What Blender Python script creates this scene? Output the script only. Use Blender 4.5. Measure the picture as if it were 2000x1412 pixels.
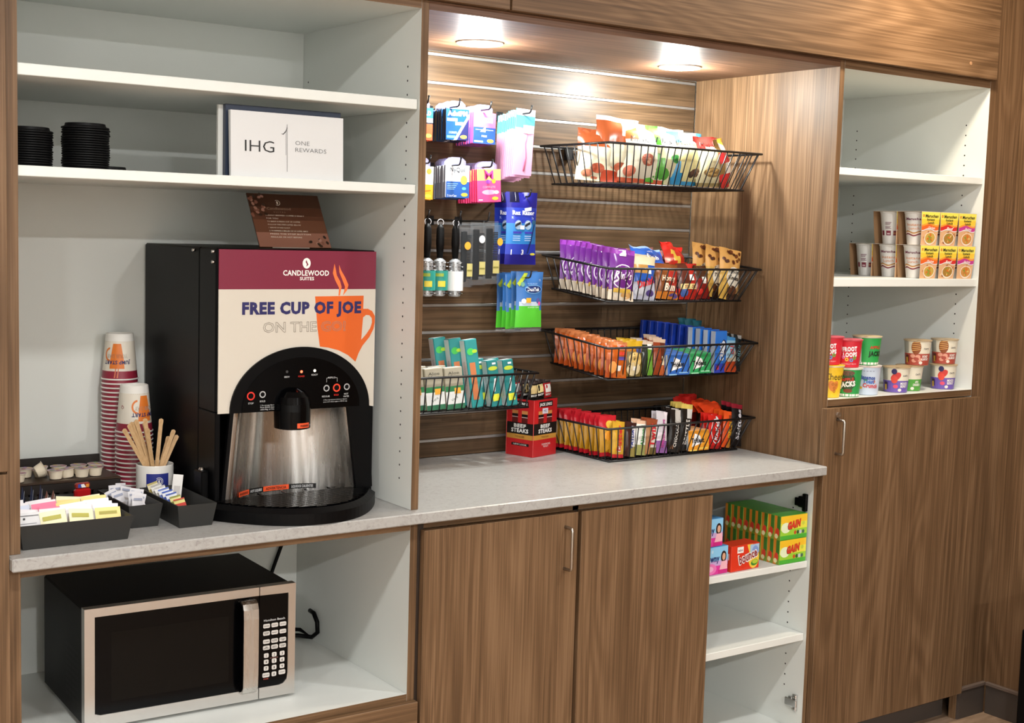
import bpy, math, random
from math import sin, cos, pi, radians, sqrt
from mathutils import Vector, geometry
for o in list(bpy.data.objects): bpy.data.objects.remove(o)
S = bpy.context.scene; COL = S.collection
random.seed(7)

# ---------------------------------------------------------------- camera
def set_camera():
    yaw, pitch, roll = radians(35.49048), radians(-5.60836), radians(1.67721)
    f = Vector((sin(yaw)*cos(pitch), cos(yaw)*cos(pitch), sin(pitch)))
    r = Vector((cos(yaw), -sin(yaw), 0)); u = r.cross(f)
    R = r*cos(roll)+u*sin(roll); U = -r*sin(roll)+u*cos(roll)
    cd = bpy.data.cameras.new('camera'); c = bpy.data.objects.new('camera', cd); COL.objects.link(c)
    from mathutils import Matrix
    m = Matrix((R, U, -f)).transposed().to_4x4(); m.translation = Vector((-0.72674, -2.65979, 1.57623))
    c.matrix_world = m
    cd.sensor_width = 36; cd.lens = 2629.113/2000*36; cd.clip_start = .01
    S.camera = c
set_camera()
# ---------------------------------------------------------------- light and exposure
S.view_settings.view_transform = 'Standard'; S.view_settings.look = 'None'
S.view_settings.gamma = 1; S.view_settings.use_curve_mapping = False
S.view_settings.exposure = 0.0
w = bpy.data.worlds.new('world'); S.world = w; w.use_nodes = True
w.node_tree.nodes['Background'].inputs[0].default_value = (.9, .95, 1, 1)
w.node_tree.nodes['Background'].inputs[1].default_value = .05
def lamp(name, loc, power, size, color, aim=(0, 0, -1), spread=180):
    l = bpy.data.lights.new(name, 'AREA'); l.shape = 'DISK'; l.size = size; l.energy = power
    l.color = color; l.spread = radians(spread)
    o = bpy.data.objects.new(name, l); COL.objects.link(o); o.location = loc
    o.rotation_euler = Vector(aim).to_track_quat('-Z', 'Y').to_euler()
    return o
WARM = (1, .86, .68); NEUT = (.99, .99, .985); COOL = (.9, .95, 1)
for x, p in ((-1.3, 16), (.05, 23), (2.0, 22)): lamp('far_fill_lamp', (x, -1.34, 2.585), p, .15, NEUT)
lamp('far_fill_lamp', (2.5, -.34, 2.585), 19, .13, WARM)
for x in (-2.0, -.4, 1.2): lamp('far_fill_lamp', (x, -4.3, 2.585), 74, .15, NEUT)  # unseen far lamps, added as fill for the upper shelves
PUCKS = [(1.295, .365), (1.995, .35)]
for x, y in PUCKS:
    lamp('niche_lamp', (x, y, 2.048), 3.5, .085, (.96, 1, .97), spread=150)
    l = bpy.data.lights.new('niche_lamp', 'POINT'); l.energy = 14.5; l.shadow_soft_size = .028; l.color = (.96, 1, .96)
    o = bpy.data.objects.new('niche_lamp', l); COL.objects.link(o); o.location = (x, y, 2.022)

# ---------------------------------------------------------------- materials
def lin(c): return c/12.92 if c <= .04045 else ((c+.055)/1.055)**2.4
def hexc(h): return tuple(lin(int(h[i:i+2], 16)/255) for i in (0, 2, 4))+(1,)
_m = {}
def mat(h, rough=.45, metal=0, coat=0, emit=0, spec=.5):
    k = (h, rough, metal, coat, emit, spec)
    if k in _m: return _m[k]
    m = bpy.data.materials.new('paint_'+h); m.use_nodes = True
    b = m.node_tree.nodes['Principled BSDF']
    b.inputs['Base Color'].default_value = hexc(h); b.inputs['Roughness'].default_value = rough
    b.inputs['Metallic'].default_value = metal; b.inputs['Coat Weight'].default_value = coat
    b.inputs['Specular IOR Level'].default_value = spec
    if emit: b.inputs['Emission Color'].default_value = hexc(h); b.inputs['Emission Strength'].default_value = emit
    _m[k] = m; return m
def nodes(name):
    m = bpy.data.materials.new(name); m.use_nodes = True; nt = m.node_tree
    return m, nt, nt.nodes['Principled BSDF']
def N(nt, t, **kw):
    n = nt.nodes.new(t)
    for k, v in kw.items(): setattr(n, k, v)
    return n
def ramp(nt, stops):
    r = N(nt, 'ShaderNodeValToRGB'); e = r.color_ramp.elements
    while len(e) < len(stops): e.new(.5)
    for i, (p, c) in enumerate(stops): e[i].position = p; e[i].color = c
    return r
def wood(axis, dark='58412b', mid='6a5037', light='7e6247', rough=.5):
    m, nt, b = nodes('walnut_laminate_'+'xyz'[axis]); L = nt.links.new
    tc = N(nt, 'ShaderNodeTexCoord'); oi = N(nt, 'ShaderNodeObjectInfo')
    add = N(nt, 'ShaderNodeVectorMath', operation='MULTIPLY_ADD')
    cx = N(nt, 'ShaderNodeCombineXYZ')
    for i in range(3): L(oi.outputs['Random'], cx.inputs[i])
    L(cx.outputs[0], add.inputs[0]); add.inputs[1].default_value = (7, 5, 9); L(tc.outputs['Object'], add.inputs[2])
    def mp(s_al, s_ac):
        q = N(nt, 'ShaderNodeMapping'); v = [s_ac]*3; v[axis] = s_al
        q.inputs['Scale'].default_value = v; L(add.outputs[0], q.inputs[0]); return q
    a = mp(.7, 5); n1 = N(nt, 'ShaderNodeTexNoise'); n1.inputs['Scale'].default_value = 1
    n1.inputs['Detail'].default_value = 1.5; n1.inputs['Distortion'].default_value = .35; L(a.outputs[0], n1.inputs[0])
    # cathedral figure: rings made from the stretched noise
    mul = N(nt, 'ShaderNodeMath', operation='MULTIPLY'); L(n1.outputs[0], mul.inputs[0]); mul.inputs[1].default_value = 95
    sn = N(nt, 'ShaderNodeMath', operation='SINE'); L(mul.outputs[0], sn.inputs[0])
    c2 = mp(3, 210); n2 = N(nt, 'ShaderNodeTexNoise'); n2.inputs['Scale'].default_value = 1
    n2.inputs['Detail'].default_value = 4; L(c2.outputs[0], n2.inputs[0])
    d = mp(.8, 22); n3 = N(nt, 'ShaderNodeTexNoise'); n3.inputs['Scale'].default_value = 1
    n3.inputs['Detail'].default_value = 2; L(d.outputs[0], n3.inputs[0])
    m1 = N(nt, 'ShaderNodeMath', operation='MULTIPLY_ADD'); L(sn.outputs[0], m1.inputs[0]); m1.inputs[1].default_value = .075; L(n2.outputs[0], m1.inputs[2])
    m2 = N(nt, 'ShaderNodeMath', operation='MULTIPLY_ADD'); L(n3.outputs[0], m2.inputs[0]); m2.inputs[1].default_value = .5
    sc = N(nt, 'ShaderNodeMath', operation='MULTIPLY'); L(m1.outputs[0], sc.inputs[0]); sc.inputs[1].default_value = 1.0
    L(sc.outputs[0], m2.inputs[2])
    r = ramp(nt, [(.52, hexc(dark)), (.74, hexc(mid)), (.97, hexc(light))]); L(m2.outputs[0], r.inputs[0])
    L(r.outputs[0], b.inputs['Base Color']); b.inputs['Roughness'].default_value = rough; b.inputs['Specular IOR Level'].default_value = .32
    bp_ = N(nt, 'ShaderNodeBump'); bp_.inputs['Strength'].default_value = .06; bp_.inputs['Distance'].default_value = .001
    L(n2.outputs[0], bp_.inputs['Height']); L(bp_.outputs[0], b.inputs['Normal'])
    return m
WX, WY, WZ = wood(0), wood(1), wood(2)
def speck(name, base, c2, c3, rough):
    m, nt, b = nodes(name); L = nt.links.new
    tc = N(nt, 'ShaderNodeTexCoord')
    n1 = N(nt, 'ShaderNodeTexNoise'); n1.inputs['Scale'].default_value = 70; n1.inputs['Detail'].default_value = 7; n1.inputs['Roughness'].default_value = .7; n1.inputs['Distortion'].default_value = 1.2
    L(tc.outputs['Object'], n1.inputs[0])
    r = ramp(nt, [(.30, hexc(c3)), (.42, hexc(c2)), (.55, hexc(base))]); L(n1.outputs[0], r.inputs[0])
    L(r.outputs[0], b.inputs['Base Color']); b.inputs['Roughness'].default_value = rough
    return m
STONE = speck('quartz_counter', 'a9a8a5', 'a09e9b', '878480', .28)
def floor_mat():
    m, nt, b = nodes('floor_vinyl'); L = nt.links.new
    tc = N(nt, 'ShaderNodeTexCoord'); mp = N(nt, 'ShaderNodeMapping'); mp.inputs['Scale'].default_value = (3, 22, 1)
    L(tc.outputs['Object'], mp.inputs[0]); n1 = N(nt, 'ShaderNodeTexNoise'); n1.inputs['Scale'].default_value = 3; n1.inputs['Detail'].default_value = 5
    L(mp.outputs[0], n1.inputs[0]); r = ramp(nt, [(.3, hexc('8a7058')), (.7, hexc('b0937a'))]); L(n1.outputs[0], r.inputs[0])
    L(r.outputs[0], b.inputs['Base Color']); b.inputs['Roughness'].default_value = .4; return m
def brushed(name, col, rough, axis, aniso=0, sc=400):
    m, nt, b = nodes(name); L = nt.links.new
    tc = N(nt, 'ShaderNodeTexCoord'); mp = N(nt, 'ShaderNodeMapping'); v = [sc]*3; v[axis] = 4; mp.inputs['Scale'].default_value = v
    L(tc.outputs['Object'], mp.inputs[0]); n1 = N(nt, 'ShaderNodeTexNoise'); n1.inputs['Scale'].default_value = 1; L(mp.outputs[0], n1.inputs[0])
    mr = N(nt, 'ShaderNodeMapRange'); mr.inputs[3].default_value = rough-.08; mr.inputs[4].default_value = rough+.12; L(n1.outputs[0], mr.inputs[0])
    L(mr.outputs[0], b.inputs['Roughness']); b.inputs['Base Color'].default_value = hexc(col); b.inputs['Metallic'].default_value = 1
    if aniso:
        tg = N(nt, 'ShaderNodeTangent', direction_type='RADIAL', axis='Z'); L(tg.outputs[0], b.inputs['Tangent'])
        b.inputs['Anisotropic'].default_value = aniso; b.inputs['Anisotropic Rotation'].default_value = .25
    return m
def clear(name, tint, fac, rough=.15):
    m = bpy.data.materials.new(name); m.use_nodes = True; nt = m.node_tree; L = nt.links.new
    b = nt.nodes['Principled BSDF']; b.inputs['Roughness'].default_value = rough; b.inputs['Base Color'].default_value = hexc(tint)
    t = N(nt, 'ShaderNodeBsdfTransparent'); t.inputs[0].default_value = (1, 1, 1, 1); mx = N(nt, 'ShaderNodeMixShader'); mx.inputs[0].default_value = fac
    L(t.outputs[0], mx.inputs[1]); L(b.outputs[0], mx.inputs[2]); L(mx.outputs[0], nt.nodes['Material Output'].inputs[0]); return m
WHITE = mat('dde0db', .4); BLACK = mat('060607', .42, spec=.12); BLKM = mat('0a0a0b', .5, spec=.15); BLKG = mat('030304', .15, spec=.15)
STEEL = brushed('brushed_steel', 'cdcac6', .25, 2, .9, 130); STEELX = brushed('brushed_steel_flat', 'cfcdca', .3, 0)
ALU = mat('aaa8a6', .42, .75); NICKEL = mat('b9b4ac', .28, 1); CHROME = mat('d8d8d8', .12, 1)
CLEAR = clear('clear_plastic', 'b4b0de', .3); CLEARD = clear('clear_blister', 'a8b0b8', .07, .08); CLEARP = clear('pink_clear_pouch', 'ecb6d8', .7, .3)
PAPER = mat('efece6', .6); DOT = mat('1c1a18', .8)

# ---------------------------------------------------------------- mesh builder
_tc = {}
def text_mesh(s, bold, shear, outline):
    k = (s, bold, shear, outline)
    if k in _tc: return _tc[k]
    cu = bpy.data.curves.new('lettering', 'FONT'); cu.body = s; cu.size = 1; cu.offset = bold*.02; cu.shear = shear
    cu.resolution_u = 2 if len(s) < 22 else 1; cu.space_line = .85; cu.space_character = 1+max(bold, 0)*.045; cu.align_x = 'CENTER'
    if outline: cu.fill_mode = 'NONE'; cu.bevel_depth = .014; cu.bevel_resolution = 0; cu.offset = .01
    ob = bpy.data.objects.new('lettering', cu)
    me = bpy.data.meshes.new_from_object(ob)
    vs = [tuple(v.co) for v in me.vertices]; fs = [tuple(p.vertices) for p in me.polygons]
    bpy.data.objects.remove(ob); bpy.data.curves.remove(cu); bpy.data.meshes.remove(me)
    if not vs: vs = [(0, 0, 0)]
    xs = [v[0] for v in vs]; ys = [v[1] for v in vs]
    _tc[k] = (vs, fs, min(xs), max(xs), min(ys), max(ys)); return _tc[k]

class MB:
    def __init__(s): s.v = []; s.f = []; s.fm = []; s.sm = []; s.mats = []
    def mi(s, m):
        if m not in s.mats: s.mats.append(m)
        return s.mats.index(m)
    def add(s, vs, fs, m, smooth=False):
        b = len(s.v); s.v += [tuple(p) for p in vs]; k = s.mi(m)
        for f in fs: s.f.append(tuple(i+b for i in f)); s.fm.append(k); s.sm.append(smooth)
        return s
    def box(s, x0, y0, z0, x1, y1, z1, m, faces=None, ch=0):
        """faces: {'-x':mat,...} overrides"""
        mm = {k: m for k in ('-x', '+x', '-y', '+y', '-z', '+z')}
        if faces: mm.update(faces)
        if ch <= 0:
            V = [(x, y, z) for z in (z0, z1) for y in (y0, y1) for x in (x0, x1)]
            for k, f in (('-z', (0, 2, 3, 1)), ('+z', (4, 5, 7, 6)), ('-y', (0, 1, 5, 4)), ('+y', (2, 6, 7, 3)), ('-x', (0, 4, 6, 2)), ('+x', (1, 3, 7, 5))):
                if mm[k]: s.add([V[i] for i in f], [(0, 1, 2, 3)], mm[k])
            return s
        c = ch; X = (x0, x1); Y = (y0, y1); Z = (z0, z1); V = []; id_ = {}
        for i in (0, 1):
            for j in (0, 1):
                for k in (0, 1):
                    dx, dy, dz = (c if i == 0 else -c), (c if j == 0 else -c), (c if k == 0 else -c)
                    for a, p in (('x', (X[i], Y[j]+dy, Z[k]+dz)), ('y', (X[i]+dx, Y[j], Z[k]+dz)), ('z', (X[i]+dx, Y[j]+dy, Z[k]))):
                        id_[(i, j, k, a)] = len(V); V.append(p)
        g = lambda *q: id_[q]
        for i in (0, 1):
            s.add(V, [tuple(g(i, j, k, 'x') for j, k in ((0, 0), (1, 0), (1, 1), (0, 1)))], mm['-x' if i == 0 else '+x'])
            s.add(V, [tuple(g(j, i, k, 'y') for j, k in ((0, 0), (1, 0), (1, 1), (0, 1)))], mm['-y' if i == 0 else '+y'])
            s.add(V, [tuple(g(j, k, i, 'z') for j, k in ((0, 0), (1, 0), (1, 1), (0, 1)))], mm['-z' if i == 0 else '+z'])
        fs = []
        for i in (0, 1):
            for j in (0, 1):
                fs.append((g(i, j, 0, 'x'), g(i, j, 1, 'x'), g(i, j, 1, 'y'), g(i, j, 0, 'y')))
                fs.append((g(i, 0, j, 'x'), g(i, 1, j, 'x'), g(i, 1, j, 'z'), g(i, 0, j, 'z')))
                fs.append((g(0, i, j, 'y'), g(1, i, j, 'y'), g(1, i, j, 'z'), g(0, i, j, 'z')))
                for k in (0, 1): fs.append((g(i, j, k, 'x'), g(i, j, k, 'y'), g(i, j, k, 'z')))
        return s.add(V, fs, m)
    def tube(s, pts, r, m, n=8, closed=False, cap=True):
        P = [Vector(p) for p in pts]; L = len(P); V = []; F = []
        up = None
        for i, p in enumerate(P):
            a = P[i-1] if (i > 0 or closed) else p; b = P[(i+1) % L] if (i < L-1 or closed) else p
            t = (b-a).normalized()
            if up is None:
                up = Vector((0, 0, 1)) if abs(t.z) < .9 else Vector((1, 0, 0))
            x = t.cross(up); x = x.normalized() if x.length > 1e-6 else t.orthogonal().normalized(); up = x.cross(t).normalized()
            rr = r[i] if isinstance(r, (list, tuple)) else r
            for k in range(n):
                q = 2*pi*k/n; V.append(p+x*cos(q)*rr+up*sin(q)*rr)
        for i in range(L if closed else L-1):
            j = (i+1) % L
            for k in range(n): F.append((i*n+k, i*n+(k+1) % n, j*n+(k+1) % n, j*n+k))
        if cap and not closed: F += [tuple(range(n-1, -1, -1)), tuple(range((L-1)*n, L*n))]
        return s.add(V, F, m, True)
    def lathe(s, prof, m, n=24, c=(0, 0, 0), smooth=True, mats=None, capb=False, capt=False):
        V = []
        for r, z in prof:
            for k in range(n):
                q = 2*pi*k/n; V.append((c[0]+r*sin(q), c[1]-r*cos(q), c[2]+z))
        for i in range(len(prof)-1):
            F = [(i*n+k, i*n+(k+1) % n, (i+1)*n+(k+1) % n, (i+1)*n+k) for k in range(n)]
            s.add(V, F, mats[i] if mats else m, smooth) if False else s._sub(V, F, mats[i] if mats else m, smooth)
        if capb: s._sub(V, [tuple(range(n-1, -1, -1))], m, False)
        if capt: s._sub(V, [tuple(range((len(prof)-1)*n, len(prof)*n))], m, False)
        return s
    def _sub(s, V, F, m, smooth):
        used = sorted({i for f in F for i in f}); mp = {i: k for k, i in enumerate(used)}
        return s.add([V[i] for i in used], [tuple(mp[i] for i in f) for f in F], m, smooth)
    def prism(s, poly, d0, d1, fn, m, side=None):
        """poly in (u,v); fn(u,v,d)->xyz"""
        n = len(poly); tri = geometry.tessellate_polygon([[Vector((u, v, 0)) for u, v in poly]])
        A = [fn(u, v, d0) for u, v in poly]; B = [fn(u, v, d1) for u, v in poly]
        s.add(B, [t for t in tri], m); s.add(A, [t[::-1] for t in tri], m)
        s.add(A+B, [(i, (i+1) % n, n+(i+1) % n, n+i) for i in range(n)], side or m)
        return s
    # --- flat print laid on a surface: fn(u,v,h) -> xyz
    def quad(s, fn, q, m, h=.0003, n=1, k=1, smooth=False):
        V = []
        for j in range(k+1):
            for i in range(n+1):
                a, b = i/n, j/k
                u = (q[0][0]*(1-a)+q[1][0]*a)*(1-b)+(q[3][0]*(1-a)+q[2][0]*a)*b
                v = (q[0][1]*(1-a)+q[1][1]*a)*(1-b)+(q[3][1]*(1-a)+q[2][1]*a)*b
                V.append(fn(u, v, h))
        return s.add(V, [(j*(n+1)+i, j*(n+1)+i+1, (j+1)*(n+1)+i+1, (j+1)*(n+1)+i) for j in range(k) for i in range(n)], m, smooth)
    def rect(s, fn, u0, v0, u1, v1, m, h=.0003, n=1, k=1):
        return s.quad(fn, [(u0, v0), (u1, v0), (u1, v1), (u0, v1)], m, h, n, k)
    def ell(s, fn, cu, cv, ru, rv, m, h=.0004, n=14, rot=0):
        P = [(0, 0)]; V = [fn(cu, cv, h)]; F = []
        for ring in (.5, 1):
            for i in range(n):
                a = 2*pi*i/n; x, y = ring*ru*cos(a), ring*rv*sin(a)
                V.append(fn(cu+x*cos(rot)-y*sin(rot), cv+x*sin(rot)+y*cos(rot), h))
        for i in range(n):
            j = (i+1) % n; F += [(0, 1+i, 1+j), (1+i, 1+n+i, 1+n+j, 1+j)]
        return s.add(V, F, m)
    def ring(s, fn, cu, cv, ro, ri, m, h=.0004, n=20, a0=0, a1=2*pi, asp=1):
        V = []; F = []
        for i in range(n+1):
            a = a0+(a1-a0)*i/n
            V += [fn(cu+ro*cos(a), cv+ro*asp*sin(a), h), fn(cu+ri*cos(a), cv+ri*asp*sin(a), h)]
        return s.add(V, [(2*i, 2*i+2, 2*i+3, 2*i+1) for i in range(n)], m)
    def poly(s, fn, pts, m, h=.0003):
        tri = geometry.tessellate_polygon([[Vector((u, v, 0)) for u, v in pts]])
        return s.add([fn(u, v, h) for u, v in pts], list(tri), m)
    def text(s, fn, st, cu, cv, size, m, width=None, h=.0006, bold=0, shear=0, rot=0, flip=False, outline=False):
        vs, fs, x0, x1, y0, y1 = text_mesh(st, bold, shear, outline)
        nl = st.count('\n')+1
        ky = size*nl/max(y1-y0, 1e-6) if nl > 1 else size/.73
        kx = width/max(x1-x0, 1e-6) if width else ky
        V = []; ca, sa = cos(rot), sin(rot)
        ym = (y0+y1)/2 if nl > 1 else .365
        for x, y, z in vs:
            a, b = (x-(x0+x1)/2)*kx, (y-ym)*ky
            if flip: a, b = -a, -b
            V.append(fn(cu+a*ca-b*sa, cv+a*sa+b*ca, h+z*.02))
        return s.add(V, fs, m)
    def build(s, name, parent=None, loc=None):
        me = bpy.data.meshes.new(name); me.from_pydata(s.v, [], s.f)
        for m in s.mats: me.materials.append(m)
        me.polygons.foreach_set('material_index', s.fm); me.polygons.foreach_set('use_smooth', s.sm); me.update()
        o = bpy.data.objects.new(name, me); COL.objects.link(o)
        if parent: o.parent = parent
        if loc: o.location = loc
        return o
def plane(o, U=(1, 0, 0), V=(0, 0, 1)):
    o, U, V = Vector(o), Vector(U).normalized(), Vector(V).normalized(); n = U.cross(V)
    return lambda u, v, h: o+U*u+V*v+n*h
def cone(r0, r1, z0, z1, phi0=0, upside=False):
    """u = arc length on the mean radius (0 at phi0), v = height from z0"""
    rm = (r0+r1)/2
    def fn(u, v, h):
        t = v/(z1-z0); r = r0+(r1-r0)*t+h; p = phi0+u/rm
        return (r*sin(p), -r*cos(p), z0+v)
    return fn
def tag(o, label, cat, group=None, kind=None):
    o['label'] = label; o['category'] = cat
    if group: o['group'] = group
    if kind: o['kind'] = kind
    return o
def thing(name, label, cat, loc=(0, 0, 0), rz=0, group=None):
    o = bpy.data.objects.new(name, None); COL.objects.link(o); o.location = loc; o.rotation_euler = (0, 0, rz); o.empty_display_size = .02
    return tag(o, label, cat, group)
def dup(o, loc=None, rot=None, label=None, group=None, parent=None):
    c = o.copy(); COL.objects.link(c)
    if parent: c.parent = parent
    if loc is not None: c.location = loc
    if rot is not None: c.rotation_euler = rot
    if label: c['label'] = label
    if group: c['group'] = group
    for ch in o.children: dup(ch, parent=c)
    return c
def struct(o): o['kind'] = 'structure'; return o
ORD = ['front-most', 'second', 'third', 'fourth', 'fifth', 'sixth', 'seventh', 'eighth', 'ninth', 'tenth', 'eleventh', 'twelfth', 'thirteenth']

# ================================================================ the setting
def slab(name, x0, y0, z0, x1, y1, z1, m, parent=None, faces=None, ch=0):
    return MB().box(x0, y0, z0, x1, y1, z1, m, faces, ch).build(name, parent)
GREYWALL = mat('d4d4d0', .8); CEIL = mat('dededa', .85)
struct(slab('floor', -3, -5, -.05, 3.2, .65, 0, floor_mat()))
struct(slab('ceiling', -3, -5, 2.6, 3.2, .65, 2.65, CEIL))
struct(slab('wall_back', -3, .62, 0, 3.2, .66, 2.6, GREYWALL))
struct(slab('wall_right', 3.166, -5, 0, 3.22, .62, 2.6, WZ))
struct(slab('wall_left', -3.05, -5, 0, -3, .62, 2.6, GREYWALL))
struct(slab('wall_front', -3, -5.05, 0, 3.2, -5, 2.6, GREYWALL))
struct(slab('trim_1', 3.0165, 0, 0, 3.165, .025, 2.599, WZ))
RUB = mat('4a413b', .55)
def skirting(name, prof_dir, p0, p1):
    b = MB()
    if prof_dir == 'y':
        b.box(p0[0], p0[1]-.008, 0, p1[0], p0[1]-.0005, .096, RUB); b.box(p0[0], p0[1]-.014, .096, p1[0], p0[1]-.0005, .1084, mat('6b5c52', .45), ch=.002)
    else:
        b.box(p0[0]-.008, p1[1], 0, p0[0]-.0005, p0[1], .096, RUB); b.box(p0[0]-.014, p1[1], .096, p0[0]-.0005, p0[1], .1084, mat('6b5c52', .45), ch=.002)
    return struct(b.build(name))
skirting('baseboard_back', 'y', (3.021, 0), (3.158, 0))
skirting('baseboard_right', 'x', (3.166, -.0145), (3.166, -1.6))

# ================================================================ cabinets
def pin_holes(parent, x, ys, z0, z1, skip=(), nx=-1):
    b = MB(); z = z1
    while z > z0:
        if not any(a < z < c for a, c in skip):
            for y in ys: b.ell(plane((x, y, z), (0, nx, 0), (0, 0, 1)), 0, 0, .0026, .0026, DOT, .0004, 8)
        z -= .032
    o = b.build('pin_holes', parent); o['kind'] = 'stuff'; return o
def d_handle(parent, x, z0, z1, y):
    P = []; r = .008; d = .03
    for t in range(5): a = t/4*pi/2; P.append((x, y-d+r-r*sin(a), z1-r+r*cos(a)))
    P = [(x, y, z1)]+P
    for t in range(5): a = t/4*pi/2; P.append((x, y-d+r-r*cos(a), z0+r-r*sin(a)))
    P.append((x, y, z0))
    return MB().tube(P, .0042, NICKEL, 8).build('handle', parent)
EDGE = mat('a07a58', .4)
def door(parent, x0, x1, z0, z1, m=None, name='door'):
    return slab(name, x0, -.0205, z0, x1, -.0015, z1, m or WZ, parent, ch=.0012)
WP = {'-y': WZ}
# neighbouring tall cabinet at the left edge
t = thing('tall_cabinet', 'tall walnut cabinet with two stacked doors cut off at the left edge', 'cabinet', (-.35, .3, 0))
OFF = Vector((-.35, .3, 0))
def at(parent, off, *parts):
    for p in parts: p.location = -Vector(off)
    return parts
at(t, OFF, slab('carcass', -.65, .0, .09, -.0262, .59, 2.59, WZ, t), door(t, -.64, -.0262, 1.0835, 2.58), door(t, -.64, -.0262, .094, 1.0785), slab('toe_kick', -.64, .05, 0, -.03, .07, .09, RUB, t))

# open shelf cabinet above the worktop, left
t = thing('shelf_cabinet', 'open white shelf cabinet with walnut edges above the coffee machine', 'cabinet'); ZC = .9145
slab('side_panel', -.0245, 0, ZC, 0, .597, 2.0865, WZ, t, {'+x': WHITE})
slab('side_panel', .8911, 0, ZC, .9107, .597, 2.0865, WZ, t, {'-x': WHITE})
slab('back_panel', .0005, .588, ZC, .8906, .597, 2.0865, WHITE, t)
slab('top_panel', .0005, 0, 2.0673, .8906, .5875, 2.0865, WHITE, t, {'-y': WX})
slab('shelf', .002, .007, 1.8417, .889, .586, 1.8643, WHITE, t, ch=.0012)
slab('shelf', .002, .007, 1.6505, .889, .586, 1.6712, WHITE, t, ch=.0012)
pin_holes(t, .8911, (.0555, .559), .98, 1.9416, ((1.835, 1.87), (1.645, 1.68)))

# base cabinet with the microwave
t = thing('base_cabinet', 'white base cabinet with open bay for the microwave and a walnut drawer', 'cabinet')
slab('side_panel', -.0245, 0, .09, 0, .597, .8868, WZ, t, {'+x': WHITE})
slab('side_panel', .8911, 0, .09, .9107, .597, .8868, WZ, t, {'-x': WHITE})
slab('back_panel', .0005, .588, .09, .8906, .597, .8868, WHITE, t)
slab('bay_floor', .0005, 0, .4506, .8906, .5875, .4706, WHITE, t, {'-y': WX})
slab('front_rail', .0005, .0005, .8665, .8906, .02, .8868, WX, t)
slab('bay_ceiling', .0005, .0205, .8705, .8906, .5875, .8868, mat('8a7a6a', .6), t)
slab('drawer', -.022, -.0205, .10, .9105, -.0015, .4545, WX, t, ch=.0012)
slab('toe_kick', -.02, .05, 0, .91, .07, .0895, RUB, t)

# base cabinet with two doors and a third doorway left open
t = thing('base_cabinet', 'walnut base cabinet with two doors and an open shelf bay at its right end', 'cabinet')
GAP_SHADE = mat('2a1d13', .6)  # near-black tone painting the shade in the door gaps onto wood panels
slab('side_panel', .9112, .0, .09, .927, .597, .8868, GAP_SHADE, t)
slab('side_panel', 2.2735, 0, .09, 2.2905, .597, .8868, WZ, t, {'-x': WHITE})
slab('partition', 1.374, .0005, .107, 1.392, .587, .8868, GAP_SHADE, t, {'+x': WHITE})
slab('back_panel', .9275, .588, .09, 2.273, .597, .8868, WHITE, t)
slab('floor_panel', .9275, .0, .089, 2.273, .5875, .1069, WHITE, t, {'-y': WX})
slab('front_rail', .9275, .0005, .8668, 2.273, .02, .8868, WX, t)
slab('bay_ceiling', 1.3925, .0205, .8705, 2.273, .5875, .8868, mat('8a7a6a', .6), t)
for z0, z1 in ((.605, .6245), (.383, .4045)): slab('shelf', 1.393, .009, z0, 2.272, .586, z1, WHITE, t, ch=.0012)
d = door(t, .918, 1.3773, .0937, .8662); d_handle(d, 1.336, .7245, .8315, -.0205)
door(t, 1.3892, 1.8468, .0937, .8662)
pin_holes(t, 2.2735, (.0765, .52), .2, .7724, ((.598, .632), (.376, .412)))
for z, m in ((.797, BLACK), (.187, CHROME)):
    h = MB(); h.box(2.262, .018, z-.026, 2.273, .034, z+.026, m, ch=.002)
    h.box(2.256, .012, z-.012, 2.2625, .058, z+.012, m, ch=.002); h.box(2.262, .034, z-.016, 2.273, .05, z+.016, m, ch=.002)
    p = h.build('hinge_plate', t)
    for dz in (-.018, .018): MB().lathe([(0, 0), (.0035, 0), (.0035, .0015), (0, .002)], NICKEL if m is CHROME else mat('3a3a3a', .3, 1), 10).build('screw', p, (2.2605, .026, z+dz)).rotation_euler = (0, -pi/2, 0)
slab('toe_kick', .912, .05, 0, 2.285, .07, .0888, RUB, t)

tag(slab('countertop', -.0258, -.0372, .8875, 2.2855, .5985, .914, STONE, ch=.0025), 'speckled beige stone worktop running under coffee machine and snack niche', 'countertop')

# tall cabinet on the right
t = thing('tall_cabinet', 'tall walnut cabinet with white open shelves above a door at right', 'cabinet')
slab('side_panel', 2.293, 0, .09, 2.3124, .597, 2.0865, WZ, t, {'+x': WHITE})
slab('side_panel', 2.9975, 0, .09, 3.016, .597, 2.0865, WZ, t, {'-x': WHITE})
slab('back_panel', 2.3129, .5915, .09, 2.997, .597, 2.0865, WHITE, t)
slab('top_panel', 2.3129, 0, 2.0637, 2.997, .591, 2.0865, WHITE, t, {'-y': WX})
slab('bay_floor', 2.3129, 0, 1.084, 2.997, .591, 1.1041, WHITE, t, {'-y': WX})
slab('shelf', 2.314, .006, 1.7619, 2.996, .59, 1.7827, WHITE, t, ch=.0012)
slab('shelf', 2.314, .006, 1.4364, 2.996, .59, 1.4608, WHITE, t, ch=.0012)
pin_holes(t, 2.9975, (.081, .529), 1.13, 1.9516, ((1.755, 1.79), (1.43, 1.467)))
d = door(t, 2.287, 3.018, .0937, 1.0815); d_handle(d, 2.3345, .946, 1.047, -.0205)
l = MB().lathe([(0, 0), (.009, 0), (.0098, .002), (.009, .006), (.004, .0065), (0, .0055)], CHROME, 18).build('lock', d, (2.337, -.0205, 1.0605)); l.rotation_euler = (pi/2, 0, 0)
slab('toe_kick', 2.287, .05, 0, 3.0155, .07, .0895, RUB, t)

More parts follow.
